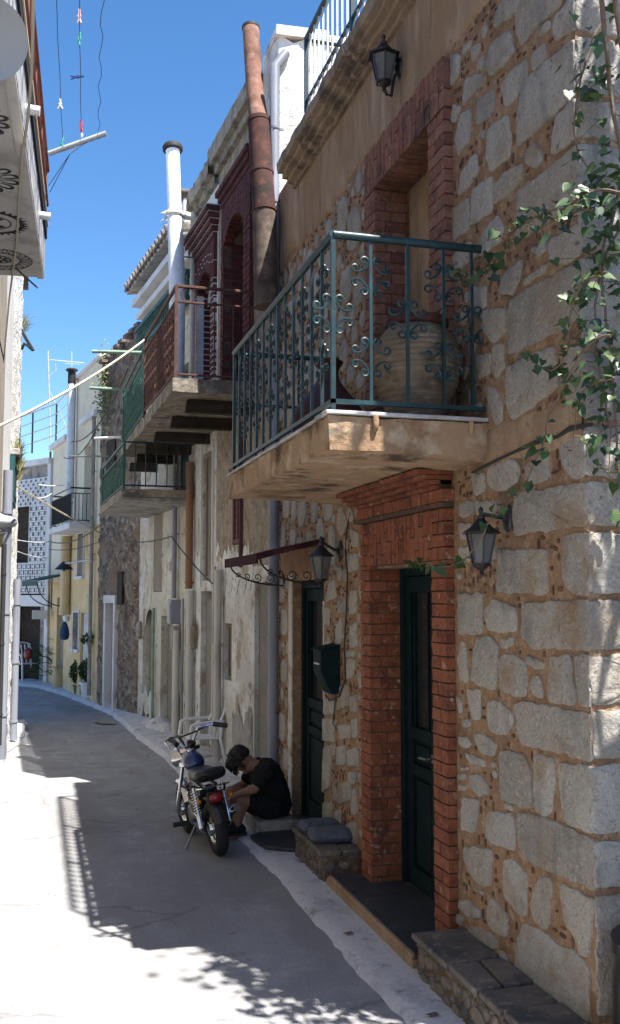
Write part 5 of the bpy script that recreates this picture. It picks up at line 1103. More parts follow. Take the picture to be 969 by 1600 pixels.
# ---- house 7: white lattice house
h7 = thing('lattice_house', 'old grey house faced with white pierced lattice blocks at the far bend', 'house', F7.P(.8, 0, 0)); L7 = F7.L
mb = MB(F7); wall(mb, 0, L7, -.05, 4.95, [(.85, 1.9, 2.75, 4.2, .15, 1), (.35, 1.6, .05, 2.25, .3, 1)], 0, 0, D=4); mb.build('wall', [GREYST, WOODD], h7)
mb = MB(F7)
def lattice(s0, s1_, z0, z1, ds, dz, kind):
    n, m = max(1, int((s1_-s0)/ds)), max(1, int((z1-z0)/dz)); w = .026
    for i in range(n+1): s = s0+(s1_-s0)*i/n; mb.box(s-w/2, s+w/2, .012, .05, z0, z1)
    for k_ in range(m+1): z = z0+(z1-z0)*k_/m; mb.box(s0, s1_, .013, .049, z-w/2, z+w/2)
    for i in range(n):
        for k_ in range(m):
            if (i+k_) % 2 == kind: s = s0+(s1_-s0)*(i+.5)/n; z = z0+(z1-z0)*(k_+.5)/m; mb.lathe([(ds*.42, 0), (ds*.42, .03)], (s, .015, z), 8, axis=F7.n)
lattice(.05, L7-.1, 4.05, 4.65, .095, .085, 0); lattice(.05, .80, 2.75, 4.02, .095, .11, 1); lattice(.05, L7-.1, 2.05, 2.72, .085, .13, 0); mb.build('lattice', WHITEP, h7)
mb = MB(F7); mb.box(0, L7, -.2, .12, 4.95, 5.08); mb.box(.0, .12, .0, .06, .0, 4.95); mb.box(0, L7, 0, .05, 1.75, 2.0); mb.build('white_trim', WHITEP, h7)
# roof railing on houses 6 and 7
t = thing('roof_railing', 'thin blue grey pipe railing on the flat roof at the far bend', 'railing', F6.P(3.6, -.2, 5.3)); zR = 6.25
P1, P2, P3 = F6.P(2.9, -.05, 5.36), F6.P(4.55, -.05, 5.36), F7.P(1.9, -.1, 5.2)
mb = MB()
for k_ in range(4): z = .24*(k_+1); mb.tube([P1+Vector((0, 0, z+.02)), P2+Vector((0, 0, z)), P3+Vector((0, 0, z))], .013 if k_ < 3 else .02, 6)
mb.build('rails', STEEL, t)
for p in (P1, P2, P3, P2.lerp(P3, .5), P2.lerp(P3, .78)): mb = MB(); mb.tube([p, p+Vector((0, 0, .97))], .02, 6); mb.build('post', RAILG, t)
# aerials
b = onY(79, 692, 23.2); tp = onY(75, 548, 23.2); t = thing('tv_aerial', 'tall thin television aerial on a mast above the far roof', 'aerial', b)
mb = MB(); mb.tube([b, tp], .018, 6); mb.tube([onY(78, 612, 23.2), onY(104, 668, 23.2)], .012, 5); mb.build('mast', STEEL, t)
mb = MB(); y0, y1 = onY(77, 562, 23.2), onY(130, 567, 23.2); mb.tube([y0, y1], .012, 5)
for i in range(14): p = y0.lerp(y1, .2+.8*i/13); mb.tube([p-Vector((.03, .14, .04)), p+Vector((.03, .14, .04))], .006, 4)
mb.tube([onY(86, 565, 23.2), onY(88, 578, 23.2), onY(78, 586, 23.2)], .01, 5); mb.build('antenna', STEEL, t)
b = onY(112, 600, 23.6); tp = onY(112, 549, 23.6); mb = MB(); mb.tube([b, tp], .014, 5); mb.tube([tp+Vector((-.15, 0, -.3)), tp+Vector((.2, 0, -.3))], .006, 4); tag(mb.build('tv_aerial', STEEL), 'short aerial rod rising behind the dark-capped white flue', 'aerial')
# green poles and laundry arms sticking out over the street
def pole(label, a, b, r, m): mb = MB(); mb.tube([a, b], r, 8); return tag(mb.build('laundry_pole', m), label, 'pole')
pole('pale green laundry pole sticking out from the top of the green railing', onZ(144, 549, 4.95), onZ(222, 551, 4.95), .022, PALEG)
pole('lower pale green laundry pole sticking out beside the green railing', onZ(140, 606, 4.85), onZ(202, 609, 4.85), .022, PALEG)
pole('pale horizontal pole stub left of the green railing end', onZ(148, 685, 4.3), onZ(190, 683, 4.3), .02, WHITEP)
pole('thin dark rod below the pole stub', onZ(108, 713, 4.2), onZ(170, 713, 4.2), .014, STEELD)
# ================================================================== the left side of the street
FL = Fr((-.33, 12.45), (-.62, .5))   # left house: s runs towards the viewer; o would point away from the street, so keep o negative for the street side
lh = thing('left_house', 'white house on the left with a balcony painted with dark rosettes underneath', 'house', (-.5, 8, 0))
mb = MB(); w0, w1_ = Vector((-.33, 12.45, 0)), Vector((-.62, -1.0, 0))
q4 = lambda a, b, z0, z1: mb.quad((a[0], a[1], z0), (b[0], b[1], z0), (b[0], b[1], z1), (a[0], a[1], z1))
wm = w0.lerp(w1_, .12); q4(w0, wm, -.05, 7.0); mb.mi = 1; q4(wm, w1_, -.05, 7.0); mb.mi = 0; q4(w0, (-6, 12.45), -.05, 7.0); q4(w1_, (-6, -1), -.05, 7.0); q4((-6, 12.45), (-6, -1), -.05, 7.0); mb.quad((w0.x, w0.y, 7.0), (w1_.x, w1_.y, 7.0), (-6, -1, 7.0), (-6, 12.45, 7.0)); mb.build('wall', [WHITEP, M('low_bounce_plaster', (.33, .29, .24), [((.25, .22, .18), 2, .5, .7), ((.16, .14, .12), 5, .62, .74)], bump=(20, .4, .012))], lh)  # near stretch is out of view, its plaster darkened to cut bounced light
BE, BD = onY(68.5, 434, 9.0), Vector((math.sin(rad(2.9)), math.cos(rad(2.9)), 0))
zb0 = BE.z; BN = Vector((-BD.y, BD.x, 0))      # BN points to the wall
B_ = lambda s, o, z: Vector((BE.x, BE.y, 0))-BD*s+BN*o+Vector((0, 0, z))     # s back towards the viewer, o towards the wall
class FB:
    def P(s, a, o, z): return B_(a, o, z)
FBB = FB(); UNDER = M('painted_soffit', (.62, .61, .60), [((.42, .41, .40), 3, .5, .7), ((.30, .29, .28), 14, .62, .74)], bump=(14, .3, .01)); INK = M('dark_painted_ornament', (.045, .044, .046), [((.20, .19, .19), 22, .56, .66)])
STREAK = M('streaked_marble_panel', (.62, .61, .61), [((.10, .10, .11), 7, .47, .60, (1, 2.2, .55)), ((.36, .35, .35), 12, .5, .7, (1, 2, .6))], rough=.5); REDB = M('red_brown_rail_paint', (.20, .065, .04), rough=.5)
mb = MB(FBB); mb.box(0, 7.5, .012, 1.0, zb0, zb0+.10); mb.box(-.002, 7.5, .0, .06, zb0-.012, zb0+.012); bl = mb.build('balcony', UNDER, lh)
mb = MB(FBB); mb.box(.0, 7.5, -.004, .05, zb0+.013, zb0+.36); mb.build('streaked_panel', STREAK, bl)
mb = MB(FBB); mb.box(-.004, 7.5, -.02, .05, zb0+.361, zb0+.47); mb.build('dark_band', SOOT, bl)
mb = MB(FBB); mb.box(.0, 7.5, -.03, -.005, zb0+.475, zb0+.495); mb.build('pale_trim', ROPE, bl)
for z in (.66, .98): mb = MB(FBB); mb.tube([(.05, -.01, zb0+z), (7.5, -.01, zb0+z)], .022, 8); mb.build('rail', REDB, bl)
for i in range(9): mb = MB(FBB); mb.box(.1+.9*i, .13+.9*i, -.015, .01, zb0+.49, zb0+.98); mb.build('post', REDB, bl)
for k_, (s, ) in enumerate(((1.0,), (2.78,))):
    mb = MB(FBB); mb.tube([(s, .03, zb0+.20), (s, -.09, zb0+.19)], .031, 12); mb.build('drain_spout', WHITEP, bl)
for k_, (x, y, r_) in enumerate(((51, 409, .27), (43, 352, .26), (32, 282, .26), (17, 192, .26))):
    c = onZ(x, y, zb0-.003)+BN*r_; mb = MB(); U, Wv = BD, BN
    pt = lambda r, a, z=0: c+U*(r*math.cos(a))+Wv*(r*math.sin(a))+Vector((0, 0, z))
    def ring(r0, r1, n=40, z=0): mb.add([pt(r, 2*math.pi*i/n, z) for r in (r0, r1) for i in range(n)], [(i, (i+1) % n, n+(i+1) % n, n+i) for i in range(n)], raw=True)
    R_ = r_
    if k_ == 0:
        ring(.30*R_, .36*R_); ring(.60*R_, .64*R_); ring(.97*R_, R_)
        for i in range(24): a = 2*math.pi*i/24; mb.add([pt(.80*R_+.18*R_*math.cos(t*.7854), a+.11*math.sin(t*.7854)) for t in range(8)]+[pt(.80*R_+.12*R_*math.cos(t*.7854), a+.075*math.sin(t*.7854)) for t in range(8)], [(t, (t+1) % 8, 8+(t+1) % 8, 8+t) for t in range(8)], raw=True)
        for i in range(6): a = 2*math.pi*i/6; mb.add([pt(.08*R_, a-.5), pt(.28*R_, a-.3), pt(.28*R_, a+.3), pt(.08*R_, a+.5)], [(0, 1, 2, 3)], raw=True)
    elif k_ == 1:
        ring(.50*R_, .54*R_); ring(.78*R_, .90*R_)
        for i in range(30): a = 2*math.pi*i/30; mb.add([pt(.89*R_, a-.09), pt(1.06*R_, a), pt(.89*R_, a+.09)], [(0, 1, 2)], raw=True)
        for i in range(2): a = math.pi*i; mb.add([pt(.06*R_, a+1.2)]+[pt(.46*R_, a-.9+.3*t) for t in range(7)]+[pt(.06*R_, a-1.2)], [tuple(range(9))], raw=True)
    else:
        ring(.40*R_, .45*R_)
        for i in range(14):
            a = 2*math.pi*i/14; pe = [pt(.74*R_+.26*R_*math.cos(t*.5236), a+.20*math.sin(t*.5236)) for t in range(12)]; pi_ = [pt(.70*R_+.20*R_*math.cos(t*.5236), a+.12*math.sin(t*.5236)) for t in range(12)]
            mb.add(pe+pi_, [(t, (t+1) % 12, 12+(t+1) % 12, 12+t) for t in range(12)], raw=True)
        for i in range(5): a = 2*math.pi*i/5; mb.add([pt(.10*R_, a), pt(.36*R_, a-.12), pt(.36*R_, a+.12)], [(0, 1, 2)], raw=True)
    mb.build('painted_rosette', INK, bl)
# satellite dish seen from behind
t = thing('satellite_dish', 'grey satellite dish at the top left, hung on the rosette balcony', 'dish', atD(0, 62, 4.4)); c = atD(-12, 62, 4.4); ax = Vector((-.35, .55, .35)).normalized()
mb = MB(); mb.lathe([(.005, .05), (.08, .045), (.13, .025), (.165, -.002), (.17, -.008), (.16, -.002), (.12, .016), (.07, .034), (.005, .04)], c, 32, axis=ax, raw=True); mb.build('reflector', M('dish_grey', (.33, .34, .35), rough=.5), t)
mb = MB(); mb.tube([c-ax*.04, c-ax*.04+Vector((-.3, .1, -.12)), Vector((-.55, c.y+.5, c.z-.1))], .018, 8, raw=True); mb.build('mount', STEELD, t)
# rough stone house beyond it
ph = thing('rough_stone_house', 'sunlit rough whitewashed stone house end on the left with dry grass on its ledges', 'house', (-.4, 14.5, 0))
mb = MB(); rough_face(mb, lambda u, d, z: Vector((-.34+d*1.2, u, z)), 12.46, 16.45, -.05, 7.05, .13, .05, .1, 51)
for a, b, c_, d in [((-.34, 16.45, -.05), (-.34, 16.45, 7.0), (-5, 16.45, 7.0), (-5, 16.45, -.05)), ((-.34, 12.46, 6.95), (-5, 12.46, 6.95), (-5, 16.45, 6.95), (-.34, 16.45, 6.95)), ((-5, 12.46, -.05), (-5, 16.45, -.05), (-5, 16.45, 7.0), (-5, 12.46, 7.0))]: mb.quad(a, b, c_, d)
mb.build('wall', ROUGHW, ph)
mb = MB(); mb.box(-1.2, -.22, 15.6, 16.55, 7.02, 7.12); mb.build('cap_slab', TILE, ph, bevel=.01)
za, zb = onX(2, 600, -.3).z, onX(2, 722, -.3).z
mb = MB(); mb.box(-.36, -.27, 12.3, 13.25, zb, za); mb.box(-.275, -.262, 12.3, 13.25, zb+.08, zb+.14); mb.box(-.275, -.262, 12.3, 13.25, za-.14, za-.08); mb.build('shutter', TEALS, ph)
mb = MB(); mb.box(-.4, -.22, 12.4, 14.2, za+.02, za+.10); mb.build('ledge', GREYST, ph, bevel=.01)
gm = MB(); rv = random.Random(77)
def blade(c, h, sp, mbb, wk=.018):
    d = Vector((rv.gauss(0, sp), rv.gauss(0, sp), 1)).normalized(); s_ = d.orthogonal().normalized(); s_ = Matrix.Rotation(rv.uniform(0, 6.28), 3, d) @ s_; w = h*wk; b = Vector((rv.gauss(0, .25), rv.gauss(0, .25), -.25))*h
    m_ = c+d*h*.55; e = c+d*h+b
    mbb.add([c-s_*w, c+s_*w, m_+s_*w*.8, m_-s_*w*.8, e], [(0, 1, 2, 3), (3, 2, 4)], raw=True)
for _ in range(700): blade(Vector((-.27+rv.uniform(-.04, .05), 12.5+rv.uniform(0, 1.6), za+.09+rv.uniform(-.25, .05))), rv.uniform(.1, .3), .3, gm)
tag(gm.build('ledge_grass', DRYG), 'green and straw-coloured grass growing above the teal shutter on the left', 'plant')
gm = MB()
c = onX(36, 530, -.30)
for _ in range(260): blade(Vector((-.32, 16.3, c.z-.05))+Vector((rv.uniform(0, .10), rv.uniform(-.12, .12), rv.uniform(-.08, .1))), rv.uniform(.08, .30), .8, gm, .009)
tag(gm.build('dry_tuft', DRYG), 'dry tuft of grass sticking out of the stone house end against the sky', 'plant')
def lpipe(label, x, yt, yb, X, r, m, name='downpipe'):
    a, b = onX(x, yt, X), onX(x, yb, X); mb = MB(); mb.tube([(X, a.y, max(.02, b.z)), (X, a.y, a.z)], r, 10)
    for f in (.15, .5, .85): z = b.z+(a.z-b.z)*f; mb.lathe([(r, -.012), (r*1.2, -.012), (r*1.2, .012), (r, .012)], (X, a.y, z), 10)
    return tag(mb.build(name, m), label, 'pipe')
lpipe('blue grey downpipe at the foot of the rough stone house corner', 27, 905, 1122, -.245, .05, PIPEG)
lpipe('lilac grey downpipe on the rough stone house beside the lamp', 13, 735, 1130, -.27, .045, PIPEG)
lpipe('thin dark pipe left of the lilac downpipe', 7, 850, 1130, -.275, .02, WIRE)
mb = MB(); mb.box(-.36, -.10, 14.6, 15.9, -.01, .10); tag(mb.build('doorstep', WHITEW, bevel=.02), 'small white step at the foot of the rough stone house', 'step')
# lamp on the left wall
c = atD(6, 845, 9.2); t = thing('wall_lamp', 'old lamp with a round cap and yellowed glass on the left wall', 'lamp', c)
mb = MB(); mb.lathe([(.006, .30), (.05, .27), (.115, .21), (.12, .19), (.10, .16), (.03, .12)], c-Vector((0, 0, .02)), 20); mb.lathe([(.07, .085), (.075, .095), (.02, .12), (.012, .15)], c-Vector((0, 0, .02)), 12); mb.build('cap', STEEL, t)
mb = MB(); mb.lathe([(.03, -.06), (.035, -.055), (.06, .06), (.062, .066), (.01, .066)], c, 6); mb.build('glass', M('yellowed_glass', (.25, .21, .09), rough=.3), t)
mb = MB(); mb.tube([c+Vector((0, 0, .12)), c+Vector((-.08, 0, .16)), Vector((-.42, c.y, c.z+.1))], .012, 6); mb.build('arm', BLACKI, t)
# cables and lines
def line(label, pts, r, m, cat='cable', name='cable', seg=5): mb = MB(); mb.tube(pts, r, seg); return tag(mb.build(name, m), label, cat)
line('thick pale cable hanging down along the rosette balcony', [onZ(x, y, zb0-.07) for x, y in ((53, -40), (52, 0), (51, 60), (49, 120), (43, 190), (35, 240), (30, 310), (26, 380), (20, 425))]+[atD(x, y, d) for x, y, d in ((14, 470, 9.3), (6, 560, 10.2), (-6, 640, 10.8))], .009, ROPE)
line('black bent cable stub on the top of the rough stone house', [atD(x, y, 15.2) for x, y in ((19, 438), (21, 462), (26, 490), (31, 512), (40, 528), (52, 548), (46, 542), (38, 537), (33, 546))], .028, WIRE)
line('thin green twig poking out under the rosette balcony', [atD(x, y, 8.6) for x, y in ((-8, 365), (6, 390), (20, 415), (40, 433), (59, 450))], .008, STEM, 'twig', 'twig')
tl = V(Pb, 5.09)
line('pale rope stretched from the left wall to the corner of the green railing', catenary(onX(-6, 668, -.33), tl, .06), .013, ROPE, 'rope', 'rope')
line('long pale rope slanting from the left wall down to the ruin', catenary(atD(14, 752, 13.6), atD(168, 838, 17.6), .03), .013, ROPE, 'rope', 'rope')
for lab, a, b, sg, m, r_ in (('thin white wire sagging to the black balcony', (33, 766, 15.5), (82, 770, 19.5), .12, PLASTIC, .009), ('short white wire left of the black balcony top rail', (60, 757, 19), (100, 758, 19.2), .02, PLASTIC, .009), ('white wire across the lattice house below its window', (28, 844, 16), (82, 846, 20), .03, PLASTIC, .009), ('low white wire over the arch of the lattice house', (28, 862, 16), (76, 872, 20), .03, PLASTIC, .009),
                           ('dark cable looping along the yellow house to the ruin', (76, 846, 20.6), (196, 782, 15), .25, WIRE, .012), ('dark cable running under the white window of the yellow house', (76, 858, 20.6), (190, 830, 15.6), .12, WIRE, .009), ('dark cable from the ruin across the cream house', (196, 846, 15.2), (268, 838, 12.8), .04, WIRE, .009), ('dark cable slanting down past the brown pipe', (268, 838, 12.8), (332, 912, 11.5), .03, WIRE, .009), ('dark cable swinging from the white house block to the green balcony', (112, 690, 19), (200, 576, 14.4), .3, WIRE, .011), ('second dark cable below it on the white block', (100, 715, 19.4), (152, 668, 17.8), .2, WIRE, .010)):
    line(lab, catenary(atD(*a), atD(*b), sg), r_, m)
# clothes pole with its lines and pegs
pa, pb = atD(76, 240, 8.4), atD(166, 208, 8.4)
mb = MB(); mb.tube([pa, pb], .022, 10); tag(mb.build('clothes_pole', STEEL), 'grey metal clothes pole sticking out from the rosette balcony', 'pole')
LN = [('leftmost clothes line, with a white peg', (98, 229), (88, 0), (84, -60)), ('middle clothes line carrying most of the pegs', (127, 216), (124, 0), (123, -60)), ('rightmost clothes line, wavy and empty', (154, 206), (160, 0), (162, -60))]
for i, (lab, a, b, c) in enumerate(LN):
    P0, P1, P2 = atD(a[0], a[1]-2, 8.4), atD(b[0], b[1], 5.9), atD(c[0], c[1], 5.4); n = 14; pts = [P0.lerp(P1, k_/n)+Vector(((.012*math.sin(k_*1.9) if i == 2 else .002*math.sin(k_)), 0, 0)) for k_ in range(n+1)]+[P2]
    line(lab, pts, .0024, WIRE, 'clothes line', 'clothes_line')
for lab, x0, y0, x1, y1 in (('stay wire from the clothes pole back to the balcony', 120, 226, 78, 300), ('second stay wire beneath the clothes pole', 138, 220, 76, 290)): line(lab, [atD(x0, y0, 8.4), atD(109, 241, 8.3), atD(x1, y1, 8.6)], .003, WIRE, 'wire', 'stay_wire')
PG = {c: M(c+'_peg_plastic', v, rough=.4) for c, v in dict(white=(.75, .72, .68), green=(.10, .42, .36), blue=(.03, .06, .22), red=(.50, .06, .07), pink=(.75, .45, .38)).items()}
def peg(label, x, y, D, L, ang, m, open_=.25):
    c = atD(x, y, D); u = (RT*math.cos(ang)+UP*math.sin(ang)); v = u.cross(FW).normalized(); mb = MB()
    for sg in (1, -1): a = c-v*(.004*sg); b = c+u*(L*.5)+v*(.003*sg); e = c-u*(L*.5)+v*(sg*L*open_*.5); mb.tube([b, a, e], [.0065, .008, .006], 6, raw=True)
    mb.tube([c-v*.012, c+v*.012], .006, 6, raw=True); tag(mb.build('clothes_peg', m), label, 'peg', 'clothes pegs on the lines')
peg('pink and white open peg, topmost on the middle line', 124, 25, 6.15, .085, 1.57, PG['pink']); peg('pale green peg just below the pink one', 124, 60, 6.45, .085, 1.5, PG['green'], .12); peg('dark blue peg lying sideways on the middle line', 121, 120, 7.05, .095, .1, PG['blue'])
peg('white peg on the leftmost line', 94, 162, 7.4, .075, 1.57, PG['white'], .5); peg('red peg low on the middle line', 127, 196, 8.0, .09, 1.57, PG['red'], .2); peg('pale green peg clipped at the pole on the leftmost line', 98, 220, 8.2, .09, 1.3, PG['green'], .3); peg('tiny white peg clipped to the pole on the middle line', 128, 211, 8.3, .04, 1.5, PG['white'], .2)
# ================================================================== things at the far bend
def bush(label, base, r, h, n, size, pot=None, m=BUSH, name='potted_plant', spiky=False):
    t = thing(name, label, 'plant', base); lb = MB(); q = rv
    if pot:
        pr, phh, pm = pot; mb = MB(); mb.lathe([(pr*.72, 0), (pr*.95, phh*.9), (pr*1.05, phh*.9), (pr*1.05, phh), (pr*.9, phh), (pr*.85, phh*.85)], base, 18); mb.build('pot', pm, t); c = Vector(base)+Vector((0, 0, phh))
    else: c = Vector(base)
    sm_ = MB(); sm_.tube([c-Vector((0, 0, .05)), c+Vector((0, 0, h*.4))], .015, 6); sm_.build('stem', STEM, t)
    for _ in range(n):
        if spiky: blade(c+Vector((q.gauss(0, r*.2), q.gauss(0, r*.2), q.uniform(0, h*.5))), q.uniform(.3, .6)*h, .9, lb)
        else:
            d = Vector((q.gauss(0, 1), q.gauss(0, 1), q.gauss(0, 1))).normalized()*(q.uniform(.3, 1)**.4); p = c+Vector((d.x*r, d.y*r, h*.5+d.z*h*.5)); u = Vector((q.gauss(0, 1), q.gauss(0, 1), q.gauss(0, 1))).normalized(); w = u.orthogonal().normalized()*size; u = u*size
            lb.add([p-u, p+w*.6, p+u, p-w*.6], [(0, 1, 2, 3)], raw=True)
    lb.build('foliage', m, t)
bush('round dark green bush in a white pot at the foot of the ruin', onZ(141, 1094, .03), .24, .44, 900, .035, (.20, .34, PLASTIC)); bush('dark green bush in a small clay pot beside the white pot', onZ(124, 1088, .03), .20, .5, 700, .035, (.13, .22, TERR)); bush('spiky dark plant leaning by the yellow house door', onZ(78, 1068, .03), .3, 1.2, 420, .1, None, BUSH, 'spiky_plant', True)
t = tag(jar('yellow_pot', '', onZ(95, 1077, .03), [(.15, 0), (.165, .02), (.175, .42), (.185, .43), (.185, .46), (.16, .46), (.155, .4)], YELLOW, 0, 20), 'tall yellow pot standing by the spiky plant', 'pot')
bush('spiky plant standing behind the yellow pot', onZ(91, 1073, .03)+Vector((.05, .25, 0)), .2, 1.3, 200, .1, None, BUSH, 'spiky_plant', True)
bush('small green plant growing out of the wall beside the dark downpipe', F6.P(F6.at(138, 1005, .08)[0], .08, F6.at(138, 1008, .08)[1]), .15, .22, 160, .03, None, BUSH, 'wall_plant')
c = atD(101, 985, 19.4); t = thing('blue_bag', 'blue bag hanging by the yellow house door', 'bag', c); mb = MB(); mb.lathe([(.02, -.19), (.075, -.17), (.095, -.08), (.08, .03), (.05, .12), (.025, .17)], c, 14); mb.build('sack', M('blue_cloth', (.03, .065, .14), [((.03, .07, .16), 9, .5, .7)], bump=(30, .6, .02)), t); mb = MB(); mb.tube([c+Vector((0, 0, .17)), c+Vector((.02, .02, .30))], .02, 6); mb.lathe([(.05, .0), (.075, .09), (.08, .1)], c+Vector((.03, -.02, .18)), 10); mb.build('strap', PLASTIC, t)
c = onZ(42, 1066, .03); t = thing('white_chair', 'white plastic chair far off in front of the lattice house', 'chair', c)
def plastic_chair(t, c, rz, k=1.0):
    X_ = Matrix.Translation(Vector(c)) @ Matrix.Rotation(rz, 4, 'Z') @ Matrix.Scale(k, 4)
    b_ = lambda mb, n: mb.build(n, PLASTIC, t, bevel=.008, xf=X_)
    mb = MB(); mb.hexa([(-.21, -.22, .40), (.22, -.23, .42), (.22, .23, .42), (-.21, .22, .40), (-.21, -.22, .425), (.22, -.23, .445), (.22, .23, .445), (-.21, .22, .425)]); b_(mb, 'seat')
    mb = MB()
    for y in (-.18, -.09, 0, .09, .18): mb.tube([(-.19, y, .42), (-.25, y*1.05, .64), (-.31, y*1.02, .84)], .022, 6, flat=.5)
    mb.tube([(-.20, -.24, .62), (-.31, -.23, .84), (-.325, -.12, .88), (-.33, 0, .89), (-.325, .12, .88), (-.31, .23, .84), (-.20, .24, .62)], .022, 8); b_(mb, 'backrest')
    for sy in (1, -1):
        mb = MB(); mb.tube([(-.27, .25*sy, .66), (-.1, .285*sy, .655), (.12, .285*sy, .65), (.21, .27*sy, .62)], .026, 8); b_(mb, 'armrest')
        mb = MB(); mb.tube([(.21, .27*sy, .63), (.24, .26*sy, .42), (.29, .275*sy, .0)], [.026, .026, .02], 8); b_(mb, 'leg')
        mb = MB(); mb.tube([(-.25, .25*sy, .66), (-.22, .24*sy, .42), (-.31, .27*sy, .0)], [.024, .026, .02], 8); b_(mb, 'leg')
plastic_chair(t, c, rad(-60))
mb = MB(); c = atD(44, 1022, 22.0); mb.ball(c, .10, .10, .14, 12, 8); tag(mb.build('red_sack', REDL), 'small red sack on the far left by the lattice house', 'sack')
mb = MB(); p = F6.P(4.1, .12, 0); zz = atD(62, 960, 21.5); mb.box(zz.x-.16, zz.x+.16, zz.y-.1, zz.y+.1, zz.z-.1, zz.z+.09); tag(mb.build('window_box', WHITEP, bevel=.01), 'white box planter fixed low on the wall at the far bend', 'planter')
t = thing('white_chair', 'white plastic armchair against the peeling wall behind the motorbike', 'chair', (1.86, 11.35, .04)); plastic_chair(t, (1.86, 11.35, .045), rad(188), .8)
mb = MB(); mb.box(1.80, 2.16, 8.09, 8.6, -.01, .135); tag(mb.build('stone_step', GREYST, bevel=.02), 'low grey stone block by the second door, where the person sits', 'step')
mb = MB(); q = random.Random(3)
for (x, y, r_, z) in ((1.86, 14.3, .2, .16), (1.80, 14.65, .22, .2), (1.75, 15.1, .2, .14)): mb.ball((x, y, .03), r_, r_*1.4, z, 10, 8)
tag(mb.build('whitewash_heap', WHITEW), 'lumpy whitewashed mound along the foot of the cream house', 'mound')
mb = MB(); mb.prism([onZ(x, y, .02) for x, y in ((150, 1125), (176, 1128), (180, 1131), (160, 1131), (146, 1128))], (0, 0, .03)); tag(mb.build('flat_stone', GREYST), 'flat dark stone lying at the road edge in front of the ruin', 'stone')
for k_, (x, y) in enumerate(((677, 1585), (545, 1458))):
    mb = MB(); c = onZ(x, y, .04); mb.add([c+Vector((.03*math.cos(a_*1.05)*(1+.3*(a_ % 2)), .02*math.sin(a_*1.05), .004*(a_ % 2))) for a_ in range(6)], [tuple(range(6))]); tag(mb.build('fallen_leaf', STEM), ('brown fallen leaf on the white kerb strip at the bottom edge', 'small brown fallen leaf on the kerb by the slate step')[k_], 'leaf')
# ================================================================== the small motorbike
mbk = bpy.data.objects.new('motorbike', None); COL.objects.link(mbk); WORLD[mbk.name] = Vector((0, 0, 0))
mbk['label'] = 'small chrome and black motorbike with a blue tank, leaning on its stand in the shade'; mbk['category'] = 'motorbike'
def bp(name, mb, m, parent=mbk, bevel=0): return mb.build(name, m, parent, bevel=bevel)
def wheel(name, c, r, w):
    c = Vector(c); mb = MB(); n, k_ = 44, 12; vs = []
    for i in range(n):
        a = 2*math.pi*i/n
        for j in range(k_):
            b = 2*math.pi*j/k_; rr_ = r-w*.52+w*.52*math.cos(b); tread = (.006 if (i % 2) and abs(b if b < math.pi else b-2*math.pi) < 1.2 else 0)
            vs.append(c+Vector(((rr_-tread)*math.cos(a), w*.5*math.sin(b), (rr_-tread)*math.sin(a))))
    mb.add(vs, [(i*k_+j, i*k_+(j+1) % k_, ((i+1) % n)*k_+(j+1) % k_, ((i+1) % n)*k_+j) for i in range(n) for j in range(k_)], smooth=True, raw=True)
    t = bp(name, mb, RUBBER)
    mb = MB(); ri = r-w*1.02; mb.lathe([(ri, -w*.36), (ri+.012, -w*.36), (ri-.012, -w*.2), (ri-.012, w*.2), (ri+.012, w*.36), (ri, w*.36), (ri-.03, w*.1), (ri-.03, -w*.1)], c, 32, axis=(0, 1, 0)); mb.lathe([(.05, -.06), (.055, -.05), (.055, .05), (.05, .06)], c, 18, axis=(0, 1, 0))
    for i in range(10): a = 2*math.pi*i/10; mb.tube([c+Vector((.05*math.cos(a), 0, .05*math.sin(a))), c+Vector(((ri-.01)*math.cos(a+.2), 0, (ri-.01)*math.sin(a+.2)))], .006, 5)
    bp('rim', mb, CHROME, t); return t
wr = .215
wheel('rear_wheel', (0, 0, wr), wr, .10); fc = Vector((.80, .04, wr)); wheel('front_wheel', fc, wr, .095)
mb = MB(); mb.tube([(.62, 0, .66), (.50, 0, .50), (.30, 0, .45), (.05, 0, .52)], .026, 10); mb.tube([(.05, .06, .53), (.36, .06, .53)], .014, 8); mb.tube([(.05, -.06, .53), (.36, -.06, .53)], .014, 8); mb.tube([(.34, 0, .45), (.32, 0, .26)], .024, 8)
for y in (.085, -.085): mb.tube([(.32, y, .26), (0, y, wr)], .014, 8)
bp('frame', mb, BLKP)
for y in (.115, -.115):
    mb = MB(); a, b = Vector((.0, y, wr+.02)), Vector((.085, y, .53)); mb.tube([a, b], .012, 8); mb.tube([a, a.lerp(b, .35)], .02, 10)
    u = (b-a).normalized(); e1_ = u.orthogonal().normalized(); e2_ = u.cross(e1_); N_ = 90
    mb.tube([a.lerp(b, .25+.68*i/N_)+e1_*(.026*math.cos(i*.7))+e2_*(.026*math.sin(i*.7)) for i in range(N_+1)], .005, 5); bp('shock_absorber', mb, CHROME)
mb = MB(); n = 16; vs = []
for i in range(n+1):
    a = rad(20+135*i/n)
    for y, dr in ((-.062, -.012), (-.045, .006), (0, .012), (.045, .006), (.062, -.012)): vs.append((-(wr+.03+dr)*math.cos(a), y, wr+(wr+.03+dr)*math.sin(a)))
mb.add(vs, [(i*5+j, i*5+j+1, i*5+j+6, i*5+j+5) for i in range(n) for j in range(4)], smooth=True); bp('rear_mudguard', mb, BLKP)
mb = MB(); vs = []
for i in range(n+1):
    a = rad(25+110*i/n)
    for y, dr in ((-.055, -.012), (-.04, .006), (0, .012), (.04, .006), (.055, -.012)): vs.append((fc.x-(wr+.028+dr)*math.cos(a), fc.y+y, wr+(wr+.028+dr)*math.sin(a)))
